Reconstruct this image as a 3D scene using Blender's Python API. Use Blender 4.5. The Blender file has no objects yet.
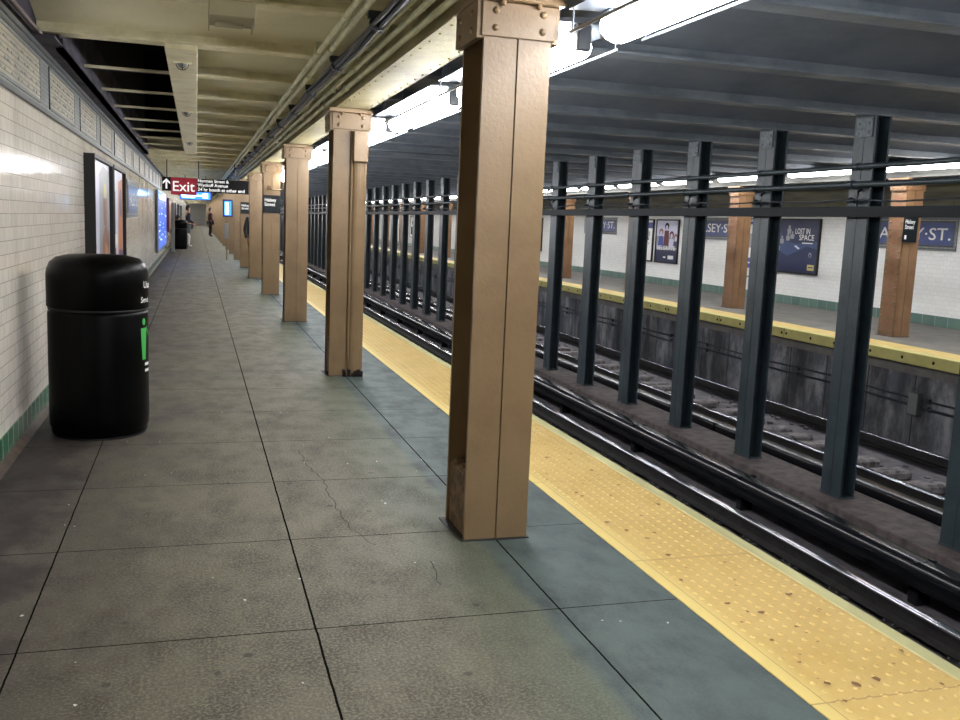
import bpy, math, random
from mathutils import Vector, Matrix
random.seed(7)
S = bpy.context.scene
C = S.collection
PI = math.pi

# ------------------------------------------------------------------ helpers
class MB:
    """Collects faces (with material slots) and links them as ONE mesh object."""
    def __init__(s): s.v = []; s.f = []; s.m = []; s.mi = 0; s.sm = []
    def poly(s, pts, smooth=False):
        n = len(s.v); s.v += [tuple(p) for p in pts]; s.f.append(tuple(range(n, n+len(pts)))); s.m.append(s.mi); s.sm.append(smooth)
    def raw(s, vs, fs, smooth=False):
        n = len(s.v); s.v += [tuple(p) for p in vs]
        for f in fs: s.f.append(tuple(i+n for i in f)); s.m.append(s.mi); s.sm.append(smooth)
    def box(s, x0, x1, y0, y1, z0, z1, b=0.0):
        if b > 0:
            b = min(b, (x1-x0)*.45, (y1-y0)*.45, (z1-z0)*.45)
            vs = []; idx = {}
            for i, (X, sx) in enumerate(((x0, 1), (x1, -1))):
                for j, (Y, sy) in enumerate(((y0, 1), (y1, -1))):
                    for k, (Z, sz) in enumerate(((z0, 1), (z1, -1))):
                        for a in range(3):
                            p = [X+(b*sx if a != 0 else 0), Y+(b*sy if a != 1 else 0), Z+(b*sz if a != 2 else 0)]
                            idx[(i, j, k, a)] = len(vs); vs.append(p)
            fs = []
            def q(l): fs.append(tuple(idx[t] for t in l))
            q([(0,0,0,0),(0,0,1,0),(0,1,1,0),(0,1,0,0)]); q([(1,0,0,0),(1,1,0,0),(1,1,1,0),(1,0,1,0)])
            q([(0,0,0,1),(1,0,0,1),(1,0,1,1),(0,0,1,1)]); q([(0,1,0,1),(0,1,1,1),(1,1,1,1),(1,1,0,1)])
            q([(0,0,0,2),(0,1,0,2),(1,1,0,2),(1,0,0,2)]); q([(0,0,1,2),(1,0,1,2),(1,1,1,2),(0,1,1,2)])
            for i in (0,1):
                for j in (0,1): q([(i,j,0,0),(i,j,1,0),(i,j,1,1),(i,j,0,1)])
                for k in (0,1): q([(i,0,k,0),(i,1,k,0),(i,1,k,2),(i,0,k,2)])
            for j in (0,1):
                for k in (0,1): q([(0,j,k,1),(1,j,k,1),(1,j,k,2),(0,j,k,2)])
            for i in (0,1):
                for j in (0,1):
                    for k in (0,1): q([(i,j,k,0),(i,j,k,1),(i,j,k,2)])
            s.raw(vs, fs); return
        vs = [(x, y, z) for x in (x0, x1) for y in (y0, y1) for z in (z0, z1)]
        s.raw(vs, [(0,1,3,2),(4,6,7,5),(0,4,5,1),(2,3,7,6),(0,2,6,4),(1,5,7,3)])
    def prism(s, prof, z0, z1, axis='z', smooth=False, caps=True):
        n = len(prof)
        def P(a, b, t): return (a, b, t) if axis == 'z' else ((a, t, b) if axis == 'y' else (t, a, b))
        vs = [P(a, b, z0) for a, b in prof] + [P(a, b, z1) for a, b in prof]
        s.raw(vs, [(i, (i+1) % n, n+(i+1) % n, n+i) for i in range(n)], smooth)
        if caps: s.poly([vs[i] for i in reversed(range(n))]); s.poly(vs[n:])
    def tube(s, pts, r, seg=8, caps=True):
        pts = [Vector(p) for p in pts]; n = len(s.v); rings = []
        rr = r if isinstance(r, (list, tuple)) else [r]*len(pts)
        for i, p in enumerate(pts):
            d = (pts[min(i+1, len(pts)-1)] - pts[max(i-1, 0)]).normalized()
            u = d.cross(Vector((0, 0, 1)) if abs(d.z) < .9 else Vector((1, 0, 0))).normalized(); w = d.cross(u)
            rings.append([p + (u*math.cos(2*PI*k/seg) + w*math.sin(2*PI*k/seg))*rr[i] for k in range(seg)])
        vs = [v for g in rings for v in g]
        fs = [(i*seg+k, i*seg+(k+1) % seg, (i+1)*seg+(k+1) % seg, (i+1)*seg+k) for i in range(len(pts)-1) for k in range(seg)]
        s.raw(vs, fs, True)
        if caps: s.poly(rings[0][::-1]); s.poly(rings[-1])
    def lathe(s, prof, cx, cy, seg=32):
        vs = [(cx+r*math.cos(2*PI*k/seg), cy+r*math.sin(2*PI*k/seg), z) for r, z in prof for k in range(seg)]
        s.raw(vs, [(i*seg+k, i*seg+(k+1) % seg, (i+1)*seg+(k+1) % seg, (i+1)*seg+k) for i in range(len(prof)-1) for k in range(seg)], True)
    def dome(s, c, ax, r, h=None, seg=8, rings=3):
        h = h or r*.7; c = Vector(c); ax = Vector(ax).normalized()
        u = ax.cross(Vector((0, 0, 1)) if abs(ax.z) < .9 else Vector((1, 0, 0))).normalized(); w = ax.cross(u)
        vs = []
        for i in range(rings):
            a = i/rings*PI/2
            vs += [c + (u*math.cos(2*PI*k/seg)+w*math.sin(2*PI*k/seg))*r*math.cos(a) + ax*h*math.sin(a) for k in range(seg)]
        vs.append(c+ax*h)
        fs = [(i*seg+k, i*seg+(k+1) % seg, (i+1)*seg+(k+1) % seg, (i+1)*seg+k) for i in range(rings-1) for k in range(seg)]
        fs += [((rings-1)*seg+k, (rings-1)*seg+(k+1) % seg, rings*seg) for k in range(seg)]
        s.raw(vs, fs, True)
    def build(s, name, mats, parent=None):
        me = bpy.data.meshes.new(name); me.from_pydata(s.v, [], s.f)
        if not isinstance(mats, (list, tuple)): mats = [mats]
        for m in mats: me.materials.append(m)
        for p, m, sm in zip(me.polygons, s.m, s.sm): p.material_index = min(m, len(mats)-1); p.use_smooth = sm
        bm_fix(me)
        o = bpy.data.objects.new(name, me); C.objects.link(o)
        if parent: o.parent = parent
        return o

import bmesh
def bm_fix(me):
    bm = bmesh.new(); bm.from_mesh(me)
    bmesh.ops.recalc_face_normals(bm, faces=bm.faces); bm.to_mesh(me); bm.free()

def tag(o, label=None, cat=None, group=None, kind=None):
    if label: o['label'] = label
    if cat: o['category'] = cat
    if group: o['group'] = group
    if kind: o['kind'] = kind
    return o
def empty(name, loc=(0, 0, 0)):
    o = bpy.data.objects.new(name, None); C.objects.link(o); o.location = loc; o.empty_display_size = .2; return o
def copy_tree(o, dy=0, dx=0, parent=None):
    c = o.copy(); C.objects.link(c)
    if parent: c.parent = parent
    else: c.location = (o.location.x+dx, o.location.y+dy, o.location.z)
    for ch in list(o.children): copy_tree(ch, parent=c)
    return c
ORD = ['zeroth','first','second','third','fourth','fifth','sixth','seventh','eighth','ninth','tenth','eleventh','twelfth','thirteenth','fourteenth','fifteenth',
       'sixteenth','seventeenth','eighteenth','nineteenth','twentieth','twenty-first','twenty-second','twenty-third','twenty-fourth','twenty-fifth']
def text_geo(txt, size, bold=0.0, spacing=1.0):
    cu = bpy.data.curves.new('tmp_text', 'FONT'); cu.body = txt; cu.size = size; cu.offset = bold*size; cu.space_character = spacing
    cu.resolution_u = 3; cu.align_x = 'LEFT'
    o = bpy.data.objects.new('tmp_text', cu); C.objects.link(o)
    dg = bpy.context.evaluated_depsgraph_get(); me = bpy.data.meshes.new_from_object(o.evaluated_get(dg))
    vs = [tuple(v.co) for v in me.vertices]; fs = [tuple(p.vertices) for p in me.polygons]
    bpy.data.objects.remove(o); bpy.data.curves.remove(cu); bpy.data.meshes.remove(me)
    return vs, fs
def put_text(mb, txt, size, origin, U, V, bold=0.0, spacing=1.0, center=False, fit=None, lift=None, depth=.0):
    vs, fs = text_geo(txt, size, bold, spacing); origin = Vector(origin); U = Vector(U); V = Vector(V)
    if not vs: return
    w = max(v[0] for v in vs); sx = (fit/w) if fit else 1.0
    off = -w*sx/2 if center else 0
    mb.raw([origin + U*(v[0]*sx+off) + V*v[1] for v in vs], fs)

# ------------------------------------------------------------------ materials
def nt(name):
    m = bpy.data.materials.new(name); m.use_nodes = True; t = m.node_tree; b = t.nodes['Principled BSDF']; return m, t, b
def N(t, typ, **kw):
    n = t.nodes.new(typ)
    for k, v in kw.items():
        if k in n.inputs.keys(): n.inputs[k].default_value = v
        else: setattr(n, k, v)
    return n
def rgb(h):  # sRGB 0-255 -> linear rgba
    def f(c): c /= 255.; return c/12.92 if c <= .04045 else ((c+.055)/1.055)**2.4
    return (f(h[0]), f(h[1]), f(h[2]), 1)
def mixc(t, fac, a, b):
    n = t.nodes.new('ShaderNodeMix'); n.data_type = 'RGBA'
    for s_, v in ((n.inputs[0], fac), (n.inputs[6], a), (n.inputs[7], b)):
        if isinstance(v, bpy.types.NodeSocket): t.links.new(v, s_)
        else: s_.default_value = v
    return n.outputs[2]
def ramp(t, src, p0, p1):
    n = t.nodes.new('ShaderNodeMapRange'); n.inputs[1].default_value = p0; n.inputs[2].default_value = p1; n.interpolation_type = 'SMOOTHSTEP'
    t.links.new(src, n.inputs[0]); return n.outputs[0]
def math_(t, op, a, b=None, c=None):
    n = t.nodes.new('ShaderNodeMath'); n.operation = op
    for i, v in enumerate((a, b, c)):
        if v is None: continue
        if isinstance(v, bpy.types.NodeSocket): t.links.new(v, n.inputs[i])
        else: n.inputs[i].default_value = v
    return n.outputs[0]
def noise(t, co, scale, detail=4, rough=.6, vec=None):
    n = N(t, 'ShaderNodeTexNoise'); n.inputs['Scale'].default_value = scale; n.inputs['Detail'].default_value = detail; n.inputs['Roughness'].default_value = rough
    if vec:
        mp = N(t, 'ShaderNodeMapping'); mp.inputs['Scale'].default_value = vec; t.links.new(co, mp.inputs[0]); co = mp.outputs[0]
    t.links.new(co, n.inputs['Vector']); return n.outputs['Fac']
def geo(t): return N(t, 'ShaderNodeNewGeometry').outputs['Position']
def bump(t, b, h, strength, dist=.01):
    n = N(t, 'ShaderNodeBump'); n.inputs['Strength'].default_value = strength; n.inputs['Distance'].default_value = dist
    t.links.new(h, n.inputs['Height']); t.links.new(n.outputs[0], b.inputs['Normal'])
def mat(name, col, rough=.6, metal=0, var=None, vscale=3, bumps=None, bscale=60, spec=.5, emit=None, es=0, vec=None, coat=0):
    m, t, b = nt(name); b.inputs['Roughness'].default_value = rough; b.inputs['Metallic'].default_value = metal; b.inputs['Specular IOR Level'].default_value = spec
    c = rgb(col); b.inputs['Base Color'].default_value = c
    P = geo(t)
    if var:
        f = ramp(t, noise(t, P, vscale, 5, .65, vec), .35, .7); t.links.new(mixc(t, f, c, rgb(var)), b.inputs['Base Color'])
    if bumps: bump(t, b, noise(t, P, bscale, 3), bumps)
    if emit: b.inputs['Emission Color'].default_value = rgb(emit); b.inputs['Emission Strength'].default_value = es
    if coat: b.inputs['Coat Weight'].default_value = coat
    return m
M = {}
M['tan'] = mat('tan_paint', (129, 107, 78), .38, var=(117, 95, 68), vscale=2.2, bumps=.16, bscale=48)
M['tan2'] = mat('orange_tan_paint', (138, 106, 76), .42, var=(122, 90, 62), vscale=3, bumps=.2, bscale=48)
M['tan_dark'] = mat('tan_grime', (120, 92, 62), .6, var=(60, 46, 34), vscale=18, bumps=.8, bscale=40)
M['seam'] = mat('dark_seam', (30, 22, 16), .8)
M['cream'] = mat('cream_ceiling_paint', (236, 231, 204), .5, var=(222, 216, 186), vscale=1.6, bumps=.25, bscale=30)
M['cream_steel'] = mat('cream_steel_paint', (230, 224, 194), .45, var=(206, 198, 162), vscale=5, bumps=.3, bscale=40)
M['girder'] = mat('ochre_girder_paint', (158, 150, 112), .5, var=(128, 120, 86), vscale=4, bumps=.3, bscale=30)
M['green_cream'] = mat('conduit_paint', (214, 216, 182), .35, var=(180, 184, 150), vscale=6)
M['soot'] = mat('soot_concrete', (130, 138, 150), .55, var=(108, 116, 128), vscale=1.2, bumps=.3, bscale=14)
M['soot_steel'] = mat('soot_steel', (126, 134, 142), .42, var=(102, 110, 120), vscale=3, bumps=.25, bscale=25)
M['blue_steel'] = mat('blue_grey_steel_paint', (48, 61, 67), .4, var=(36, 47, 54), vscale=5, bumps=.3, bscale=45)
M['beam_dark'] = mat('dark_beam_paint', (20, 26, 32), .6, spec=.2)
M['rust_plate'] = mat('grimy_splice_plate', (92, 106, 112), .5, var=(64, 62, 66), vscale=30)
M['dark_cable'] = mat('dark_cable', (42, 48, 58), .45)
M['black'] = mat('black_plastic', (3, 3, 4), .36, spec=.09)
M['black_matte'] = mat('black_paint', (14, 14, 16), .5)
M['white'] = mat('white_paint', (232, 232, 228), .5)
M['rail'] = mat('steel_rail', (46, 44, 44), .6, metal=.3, var=(30, 27, 26), vscale=9)
M['rail_top'] = mat('polished_rail_head', (205, 205, 212), .12, metal=1)
M['cover'] = mat('third_rail_cover', (20, 22, 26), .22, spec=.4)
M['curb'] = mat('dirty_track_curb', (92, 82, 80), .8, var=(58, 50, 52), vscale=8, bumps=.5, bscale=50)
M['bed'] = mat('dirty_track_bed', (92, 88, 92), .75, var=(54, 51, 58), vscale=3.0, bumps=.6, bscale=35)
M['tie'] = mat('weathered_timber', (132, 126, 126), .8, var=(58, 54, 58), vscale=9, bumps=.5, bscale=60)
M['lamp'] = mat('lamp_diffuser', (255, 255, 255), .5, emit=(250, 250, 252), es=21)
M['fixture'] = mat('fixture_housing', (96, 102, 110), .3)
M['fixture_rim'] = mat('fixture_white_rim', (235, 238, 242), .3)
M['pale_yellow'] = mat('pale_yellow_edge_board', (178, 174, 126), .5, var=(156, 152, 106), vscale=6, vec=(1, .2, 1))
M['opp_yellow'] = mat('yellow_edge_beam', (204, 196, 122), .5, var=(186, 178, 104), vscale=3)
M['green_tile_plain'] = mat('green_marble', (96, 128, 112), .35)
M['maroon'] = mat('maroon', (92, 36, 44), .5)
M['red'] = mat('sign_red', (168, 22, 52), .45)
M['sign_black'] = mat('sign_black', (12, 10, 13), .5, spec=.2)
M['sign_dark'] = mat('sign_dark_enamel', (16, 24, 29), .45, spec=.25)
M['brass'] = mat('brown_sign_frame', (70, 54, 44), .5)
M['blue'] = mat('print_blue', (58, 70, 150), .4)
M['navy'] = mat('print_navy', (34, 44, 78), .35)
M['navy2'] = mat('print_midblue', (58, 78, 118), .35)
M['lav'] = mat('print_lavender', (206, 206, 226), .35)
M['greyp'] = mat('print_grey', (150, 152, 158), .35)
M['orange'] = mat('print_orange', (196, 128, 76), .35)
M['brown'] = mat('print_brown', (140, 92, 70), .35)
M['purple'] = mat('print_purple', (92, 66, 104), .35)
M['gold'] = mat('print_gold', (200, 186, 120), .4)
M['skin'] = mat('skin', (190, 140, 112), .5)
M['skin_d'] = mat('skin_brown', (118, 80, 60), .5)
M['cloth_black'] = mat('black_cloth', (20, 20, 26), .8)
M['cloth_grey'] = mat('grey_trousers', (96, 104, 108), .8)
M['cloth_white'] = mat('white_trousers', (214, 214, 214), .8)
M['cloth_maroon'] = mat('dark_maroon_coat', (62, 26, 34), .8)
M['cloth_navy'] = mat('navy_jacket', (28, 34, 54), .8)
M['hair'] = mat('dark_hair', (18, 15, 14), .6)
M['wood'] = mat('bench_wood', (120, 84, 52), .5)
M['blue_glow'] = mat('blue_screen', (40, 80, 200), .3, emit=(46, 110, 255), es=1.6)
M['cyan_glow'] = mat('cyan_display_text', (180, 230, 255), .3, emit=(150, 220, 255), es=6)
M['panel_glow'] = mat('blue_ad_screen', (60, 90, 180), .25, emit=(70, 112, 225), es=.45)
M['green_icon'] = mat('green_icon', (70, 176, 84), .5)
M['bulb'] = mat('bulb_glass', (255, 255, 255), .4, emit=(255, 246, 225), es=30)
M['galv'] = mat('galvanised_metal', (130, 136, 134), .4, metal=.6)
M['leaf'] = mat('dry_leaf', (104, 74, 36), .8)
M['paper'] = mat('paper_scrap', (200, 200, 190), .8)
M['crack'] = mat('crack_dark', (48, 48, 42), .95)
M['shaft'] = mat('grimy_shaft_concrete', (74, 68, 82), .9, var=(30, 28, 36), vscale=2)
M['shaft_black'] = mat('black_shaft_lining', (12, 12, 14), .95)  # near-black lining so the ceiling opening reads dark
M['sludge'] = mat('dark_seal', (40, 40, 38), .6)

def concrete_floor():
    m, t, b = nt('platform_concrete'); P = geo(t); L = t.links
    sp = N(t, 'ShaderNodeSeparateXYZ'); L.new(P, sp.inputs[0]); X, Y = sp.outputs[0], sp.outputs[1]
    big = ramp(t, noise(t, P, .9, 5, .6), .3, .72); fine = noise(t, P, 90, 3, .7); mid = ramp(t, noise(t, P, 5, 5, .65, (1, .6, 1)), .35, .75)
    c = mixc(t, big, rgb((100, 95, 78)), rgb((72, 69, 58)))
    c = mixc(t, math_(t, 'MULTIPLY', mid, .85), c, rgb((58, 54, 50)))
    c = mixc(t, math_(t, 'MULTIPLY', ramp(t, fine, .42, .66), .75), c, rgb((132, 127, 110)))
    # trodden gum spots
    vo = N(t, 'ShaderNodeTexVoronoi'); vo.inputs['Scale'].default_value = 5.2; vo.inputs['Randomness'].default_value = 1; L.new(P, vo.inputs['Vector'])
    spot = ramp(t, math_(t, 'ADD', vo.outputs['Distance'], math_(t, 'MULTIPLY', noise(t, P, 30, 2), .10)), .155, .11)
    sel = math_(t, 'GREATER_THAN', N2(t, vo.outputs['Color']), .2)
    c = mixc(t, math_(t, 'MULTIPLY', math_(t, 'MULTIPLY', spot, sel), .75), c, rgb((42, 41, 38)))
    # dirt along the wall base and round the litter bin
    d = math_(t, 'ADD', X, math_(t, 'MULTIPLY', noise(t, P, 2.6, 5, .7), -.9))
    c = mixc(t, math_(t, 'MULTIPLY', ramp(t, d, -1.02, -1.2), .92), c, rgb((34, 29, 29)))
    d2 = math_(t, 'ADD', X, math_(t, 'MULTIPLY', noise(t, P, 1.1, 6, .75), -1.5))  # light falloff painted as a broad dirt-coloured tint toward the wall
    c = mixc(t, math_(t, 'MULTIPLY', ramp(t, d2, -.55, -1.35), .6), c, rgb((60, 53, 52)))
    # greenish cleaner stain beside the painted strip
    g = math_(t, 'ADD', X, math_(t, 'MULTIPLY', noise(t, P, 1.4, 4), -.5))
    c = mixc(t, math_(t, 'MULTIPLY', ramp(t, g, .4, 1.05), .6), c, rgb((84, 96, 82)))
    # paint strip: slate blue-grey
    ed = math_(t, 'ADD', X, math_(t, 'MULTIPLY', noise(t, P, 6, 4), .07))
    strip = ramp(t, ed, 1.235, 1.30)
    sc = mixc(t, mid, rgb((72, 84, 82)), rgb((56, 64, 65)))
    sc = mixc(t, math_(t, 'MULTIPLY', ramp(t, fine, .4, .7), .3), sc, rgb((94, 104, 100)))
    c = mixc(t, strip, c, sc)
    # joints
    def line(v, x0, w): return math_(t, 'LESS_THAN', math_(t, 'ABSOLUTE', math_(t, 'SUBTRACT', v, x0)), w)
    wob = math_(t, 'MULTIPLY', math_(t, 'SUBTRACT', noise(t, P, 7, 3), .5), .006)
    Xw = math_(t, 'ADD', X, wob); Yw = math_(t, 'ADD', Y, wob)
    j = line(Xw, -.555, .0034)
    for x0, w in ((.399, .0042), (1.312, .004)): j = math_(t, 'MAXIMUM', j, line(Xw, x0, w))
    fr = math_(t, 'PINGPONG', math_(t, 'SUBTRACT', Yw, 3.14), .475)
    j2 = math_(t, 'LESS_THAN', fr, .0030)
    j = math_(t, 'MAXIMUM', j, math_(t, 'MULTIPLY', j2, 1.0))
    c = mixc(t, j, c, rgb((20, 20, 17)))
    L.new(c, b.inputs['Base Color'])
    L.new(math_(t, 'MAXIMUM', ramp2(t, mid, .55, .75), j), b.inputs['Roughness']); L.new(math_(t, 'MULTIPLY', math_(t, 'SUBTRACT', 1.0, j), .32), b.inputs['Specular IOR Level'])
    h = math_(t, 'SUBTRACT', math_(t, 'MULTIPLY', fine, .3), j)
    bump(t, b, h, .2, .004)
    return m
def N2(t, colsock):
    n = t.nodes.new('ShaderNodeSeparateColor'); t.links.new(colsock, n.inputs[0]); return n.outputs[0]
def ramp2(t, src, a, b):
    n = t.nodes.new('ShaderNodeMapRange'); n.inputs[3].default_value = a; n.inputs[4].default_value = b; t.links.new(src, n.inputs[0]); return n.outputs[0]
def tile(name, c1, c2, grout, w, h, mortar, rough=.15, off=.5, axis='y', z0=0.0, bumps=.5, wavy=.12, dirt=.35):
    m, t, b = nt(name); P = geo(t); L = t.links
    sp = N(t, 'ShaderNodeSeparateXYZ'); L.new(P, sp.inputs[0])
    cb = N(t, 'ShaderNodeCombineXYZ'); L.new(sp.outputs[1 if axis == 'y' else 0], cb.inputs[0]); L.new(math_(t, 'SUBTRACT', sp.outputs[2], z0), cb.inputs[1])
    br = N(t, 'ShaderNodeTexBrick'); br.offset = off; br.inputs['Scale'].default_value = 1
    br.inputs['Color1'].default_value = rgb(c1); br.inputs['Color2'].default_value = rgb(c2); br.inputs['Mortar'].default_value = rgb(grout)
    br.inputs['Brick Width'].default_value = w; br.inputs['Row Height'].default_value = h; br.inputs['Mortar Size'].default_value = mortar; br.inputs['Mortar Smooth'].default_value = .3
    L.new(cb.outputs[0], br.inputs['Vector'])
    dn = ramp(t, noise(t, P, 1.3, 5, .7, (1, 1, .35)), .45, .75)
    L.new(mixc(t, math_(t, 'MULTIPLY', dn, dirt), br.outputs['Color'], rgb(grout)), b.inputs['Base Color'])
    b.inputs['Roughness'].default_value = rough
    hh = math_(t, 'ADD', math_(t, 'MULTIPLY', br.outputs['Fac'], -1), math_(t, 'MULTIPLY', noise(t, P, 9, 2), wavy*6))
    bump(t, b, hh, bumps, .002)
    return m
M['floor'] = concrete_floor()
M['wtile'] = tile('white_glazed_brick_tile', (238, 231, 220), (228, 221, 209), (168, 160, 148), .152, .0765, .0022, .1, z0=.15, wavy=.3)
M['wtile_b'] = tile('white_square_tile', (236, 236, 232), (230, 230, 226), (200, 202, 202), .152, .0765, .0022, .2, z0=.15, axis='y', dirt=.1)
M['gtile'] = tile('green_glazed_base_tile', (40, 96, 70), (62, 120, 90), (180, 184, 168), .16, .2, .005, .15, off=0, z0=-.03, dirt=.5)
M['gtile_b'] = tile('green_marble_base', (96, 122, 112), (80, 106, 98), (150, 160, 150), .3, .4, .006, .3, off=0, z0=-.1, dirt=.2)
M['mosaic'] = tile('grey_green_mosaic', (158, 162, 158), (126, 132, 132), (90, 92, 94), .03, .03, .004, .3, off=0, z0=0, dirt=.4)
M['mosaic_cream'] = tile('cream_mosaic', (206, 198, 172), (180, 172, 148), (110, 106, 98), .03, .03, .004, .35, off=0, z0=0, dirt=.5)
M['mosaic_blue'] = tile('blue_mosaic', (66, 82, 140), (78, 94, 148), (60, 66, 96), .03, .03, .003, .3, off=0, dirt=.1)
M['mosaic_dark'] = tile('dark_mosaic_border', (70, 74, 78), (52, 56, 60), (110, 112, 112), .06, .03, .003, .3, off=0, dirt=.3)

def tactile():
    m, t, b = nt('yellow_tactile_tile'); P = geo(t); L = t.links
    sp = N(t, 'ShaderNodeSeparateXYZ'); L.new(P, sp.inputs[0]); X, Y = sp.outputs[0], sp.outputs[1]
    c = mixc(t, ramp(t, noise(t, P, 2.2, 5, .7), .35, .75), rgb((190, 162, 96)), rgb((176, 147, 78)))
    c = mixc(t, math_(t, 'MULTIPLY', ramp(t, noise(t, P, 14, 5, .75), .55, .8), .45), c, rgb((150, 118, 56)))
    c = mixc(t, math_(t, 'MULTIPLY', ramp(t, X, 1.93, 1.83), .5), c, rgb((226, 208, 132)))
    fr = math_(t, 'PINGPONG', math_(t, 'SUBTRACT', Y, 3.55), .63)
    j = math_(t, 'LESS_THAN', fr, .004)
    j = math_(t, 'MAXIMUM', j, math_(t, 'LESS_THAN', math_(t, 'ABSOLUTE', math_(t, 'SUBTRACT', X, 1.865)), .0025))
    c = mixc(t, math_(t, 'MULTIPLY', j, .6), c, rgb((120, 90, 40)))
    L.new(c, b.inputs['Base Color']); b.inputs['Roughness'].default_value = .42
    bump(t, b, math_(t, 'SUBTRACT', math_(t, 'MULTIPLY', noise(t, P, 120, 2), .2), j), .3, .004)
    return m
M['tactile'] = tactile()
def stained_wall():
    m, t, b = nt('stained_track_wall'); P = geo(t); L = t.links
    sp = N(t, 'ShaderNodeSeparateXYZ'); L.new(P, sp.inputs[0])
    f1 = ramp(t, noise(t, P, 3.2, 6, .7, (1, 1, .5)), .4, .68); f2 = ramp(t, noise(t, P, 1.1, 4, .6, (1, 1.4, .2)), .42, .65)
    c = mixc(t, f1, rgb((92, 95, 102)), rgb((160, 160, 164)))
    c = mixc(t, math_(t, 'MULTIPLY', f2, .8), c, rgb((38, 38, 42)))
    j = math_(t, 'LESS_THAN', math_(t, 'PINGPONG', sp.outputs[1], .46), .012)
    c = mixc(t, math_(t, 'MULTIPLY', j, .8), c, rgb((22, 22, 24)))
    L.new(c, b.inputs['Base Color']); b.inputs['Roughness'].default_value = .8
    bump(t, b, noise(t, P, 12, 5), .6, .02); return m
M['stained'] = stained_wall()

# ------------------------------------------------------------------ constants
Y0, Y1 = -5.0, 125.0
BAY = 4.57; B5 = 1.523
XW = -1.03; XE = 2.47; XO = 8.95; XOW = 12.47
ZB = -1.30

# ------------------------------------------------------------------ floors, walls
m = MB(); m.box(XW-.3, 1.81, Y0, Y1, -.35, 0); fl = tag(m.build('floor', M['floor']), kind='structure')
# cracks in the slabs
def ribbon(mb, pts, w, z=.0012):
    for a, b_ in zip(pts[:-1], pts[1:]):
        a = Vector(a); b_ = Vector(b_); d = (b_-a).normalized(); n = Vector((-d.y, d.x))*w
        mb.box(min(a.x, b_.x), max(a.x, b_.x)+1e-4, 0, 0, 0, 0) if False else mb.raw(
            [(a.x-n.x, a.y-n.y, z), (a.x+n.x, a.y+n.y, z), (b_.x+n.x, b_.y+n.y, z), (b_.x-n.x, b_.y-n.y, z)], [(0, 1, 2, 3)])
def walk(p, q, n, j):
    out = [p]
    for i in range(1, n): t_ = i/n; out.append((p[0]+(q[0]-p[0])*t_+random.uniform(-j, j), p[1]+(q[1]-p[1])*t_+random.uniform(-j, j)))
    return out+[q]
m = MB()
ribbon(m, walk((.60, 5.72), (.66, 4.98), 12, .018), .0022); ribbon(m, walk((.66, 4.98), (.68, 4.2), 12, .015), .0024)
ribbon(m, walk((.40, 6.9), (.86, 6.7), 10, .03), .002); ribbon(m, walk((.95, 3.72), (.93, 3.45), 6, .012), .002); ribbon(m, walk((.68, 4.2), (.76, 3.95), 5, .012), .0016)
tag(m.build('crack', M['crack'], fl), label='fine dark crack')
m = MB()
m.box(1.81, 2.40, Y0, Y1, -.35, .004)
ty = 2.0
m.mi = 0
while ty < 17:
    for i in range(9):
        m.dome((1.905+i*.0585, ty, .004), (0, 0, 1), .0125, .005, 6, 2)
    ty += .0585
st = tag(m.build('tactile_strip', M['tactile']), 'yellow tactile warning strip of raised domes along the near platform edge', 'tactile paving')
m = MB(); m.box(2.403, XE, Y0, Y1, -.18, .007, .004); m.box(2.44, 2.47, Y0, Y1, -.5, -.18)
eb = tag(m.build('trim_1', M['pale_yellow']), kind='structure')
m = MB(); m.box(2.10, 2.40, Y0, Y1, ZB, -.35); tag(m.build('wall_platform_face', M['stained']), kind='structure')
# leaves on strip
m = MB()
for i in range(46):
    x = random.uniform(1.9, 2.36); y = random.uniform(2.2, 5.5); r = random.uniform(.004, .015); a0 = random.random()*6
    pts = [(x+math.cos(a0+k)*r*random.uniform(.5, 1.6), y+math.sin(a0+k)*r*random.uniform(.5, 1.6), .011+random.uniform(0, .003)) for k in range(0, 6)]
    m.poly(pts)
tag(m.build('dry_leaf_litter', M['leaf']), 'dry brown leaf crumbs scattered on the yellow tactile strip', 'litter', kind='stuff')
m = MB()
for i in range(60):
    x = random.uniform(-.6, 1.75); y = random.uniform(2.6, 7); r = random.uniform(.002, .007); a0 = random.random()*6
    m.poly([(x+math.cos(a0+k*1.5)*r*random.uniform(.4, 1.5), y+math.sin(a0+k*1.5)*r, .003+.001*k) for k in range(4)])
tag(m.build('paper_crumb_litter', M['paper']), 'tiny pale paper crumbs scattered over the concrete platform', 'litter', kind='stuff')

# track bed
m = MB(); m.box(2.3, 9.3, Y0, Y1, ZB-.3, ZB); tag(m.build('floor_track_bed', M['bed']), kind='structure')
m = MB(); m.prism([(5.50, ZB), (6.12, ZB), (6.10, -.97), (6.08, -.96), (5.53, -.96), (5.52, -.97)], Y0, Y1, 'y'); tag(m.build('track_curb', M['curb']), kind='structure')

# opposite platform
m = MB(); m.box(9.12, XOW+.3, Y0, Y1, -.3, 0)
mf = mat('opposite_platform_concrete', (116, 112, 106), .6, var=(92, 88, 84), vscale=2.5)
tag(m.build('floor_opposite', mf), kind='structure')
m = MB(); m.box(9.14, 9.4, Y0, Y1, ZB, -.3)
tag(m.build('wall_under_opposite_platform', M['stained']), kind='structure')
m = MB(); m.box(9.115, 9.55, Y0, Y1, -.1, .006); m.mi = 0
tag(m.build('opposite_tactile_strip', mat('opposite_tactile', (216, 188, 112), .5, var=(196, 168, 92), vscale=4)), 'yellow tactile strip along the opposite platform edge', 'tactile paving')
root = tag(empty('edge_beam', (XO, 0, 0)), 'yellow steel edge beam with dark bolts fronting the opposite platform', 'edge beam')
m = MB(); m.box(0, .162, Y0, Y1, -.145, .008, .006); m.build('beam_body', M['opp_yellow'], root)
m = MB(); yy = 5.0
k = 0
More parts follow.
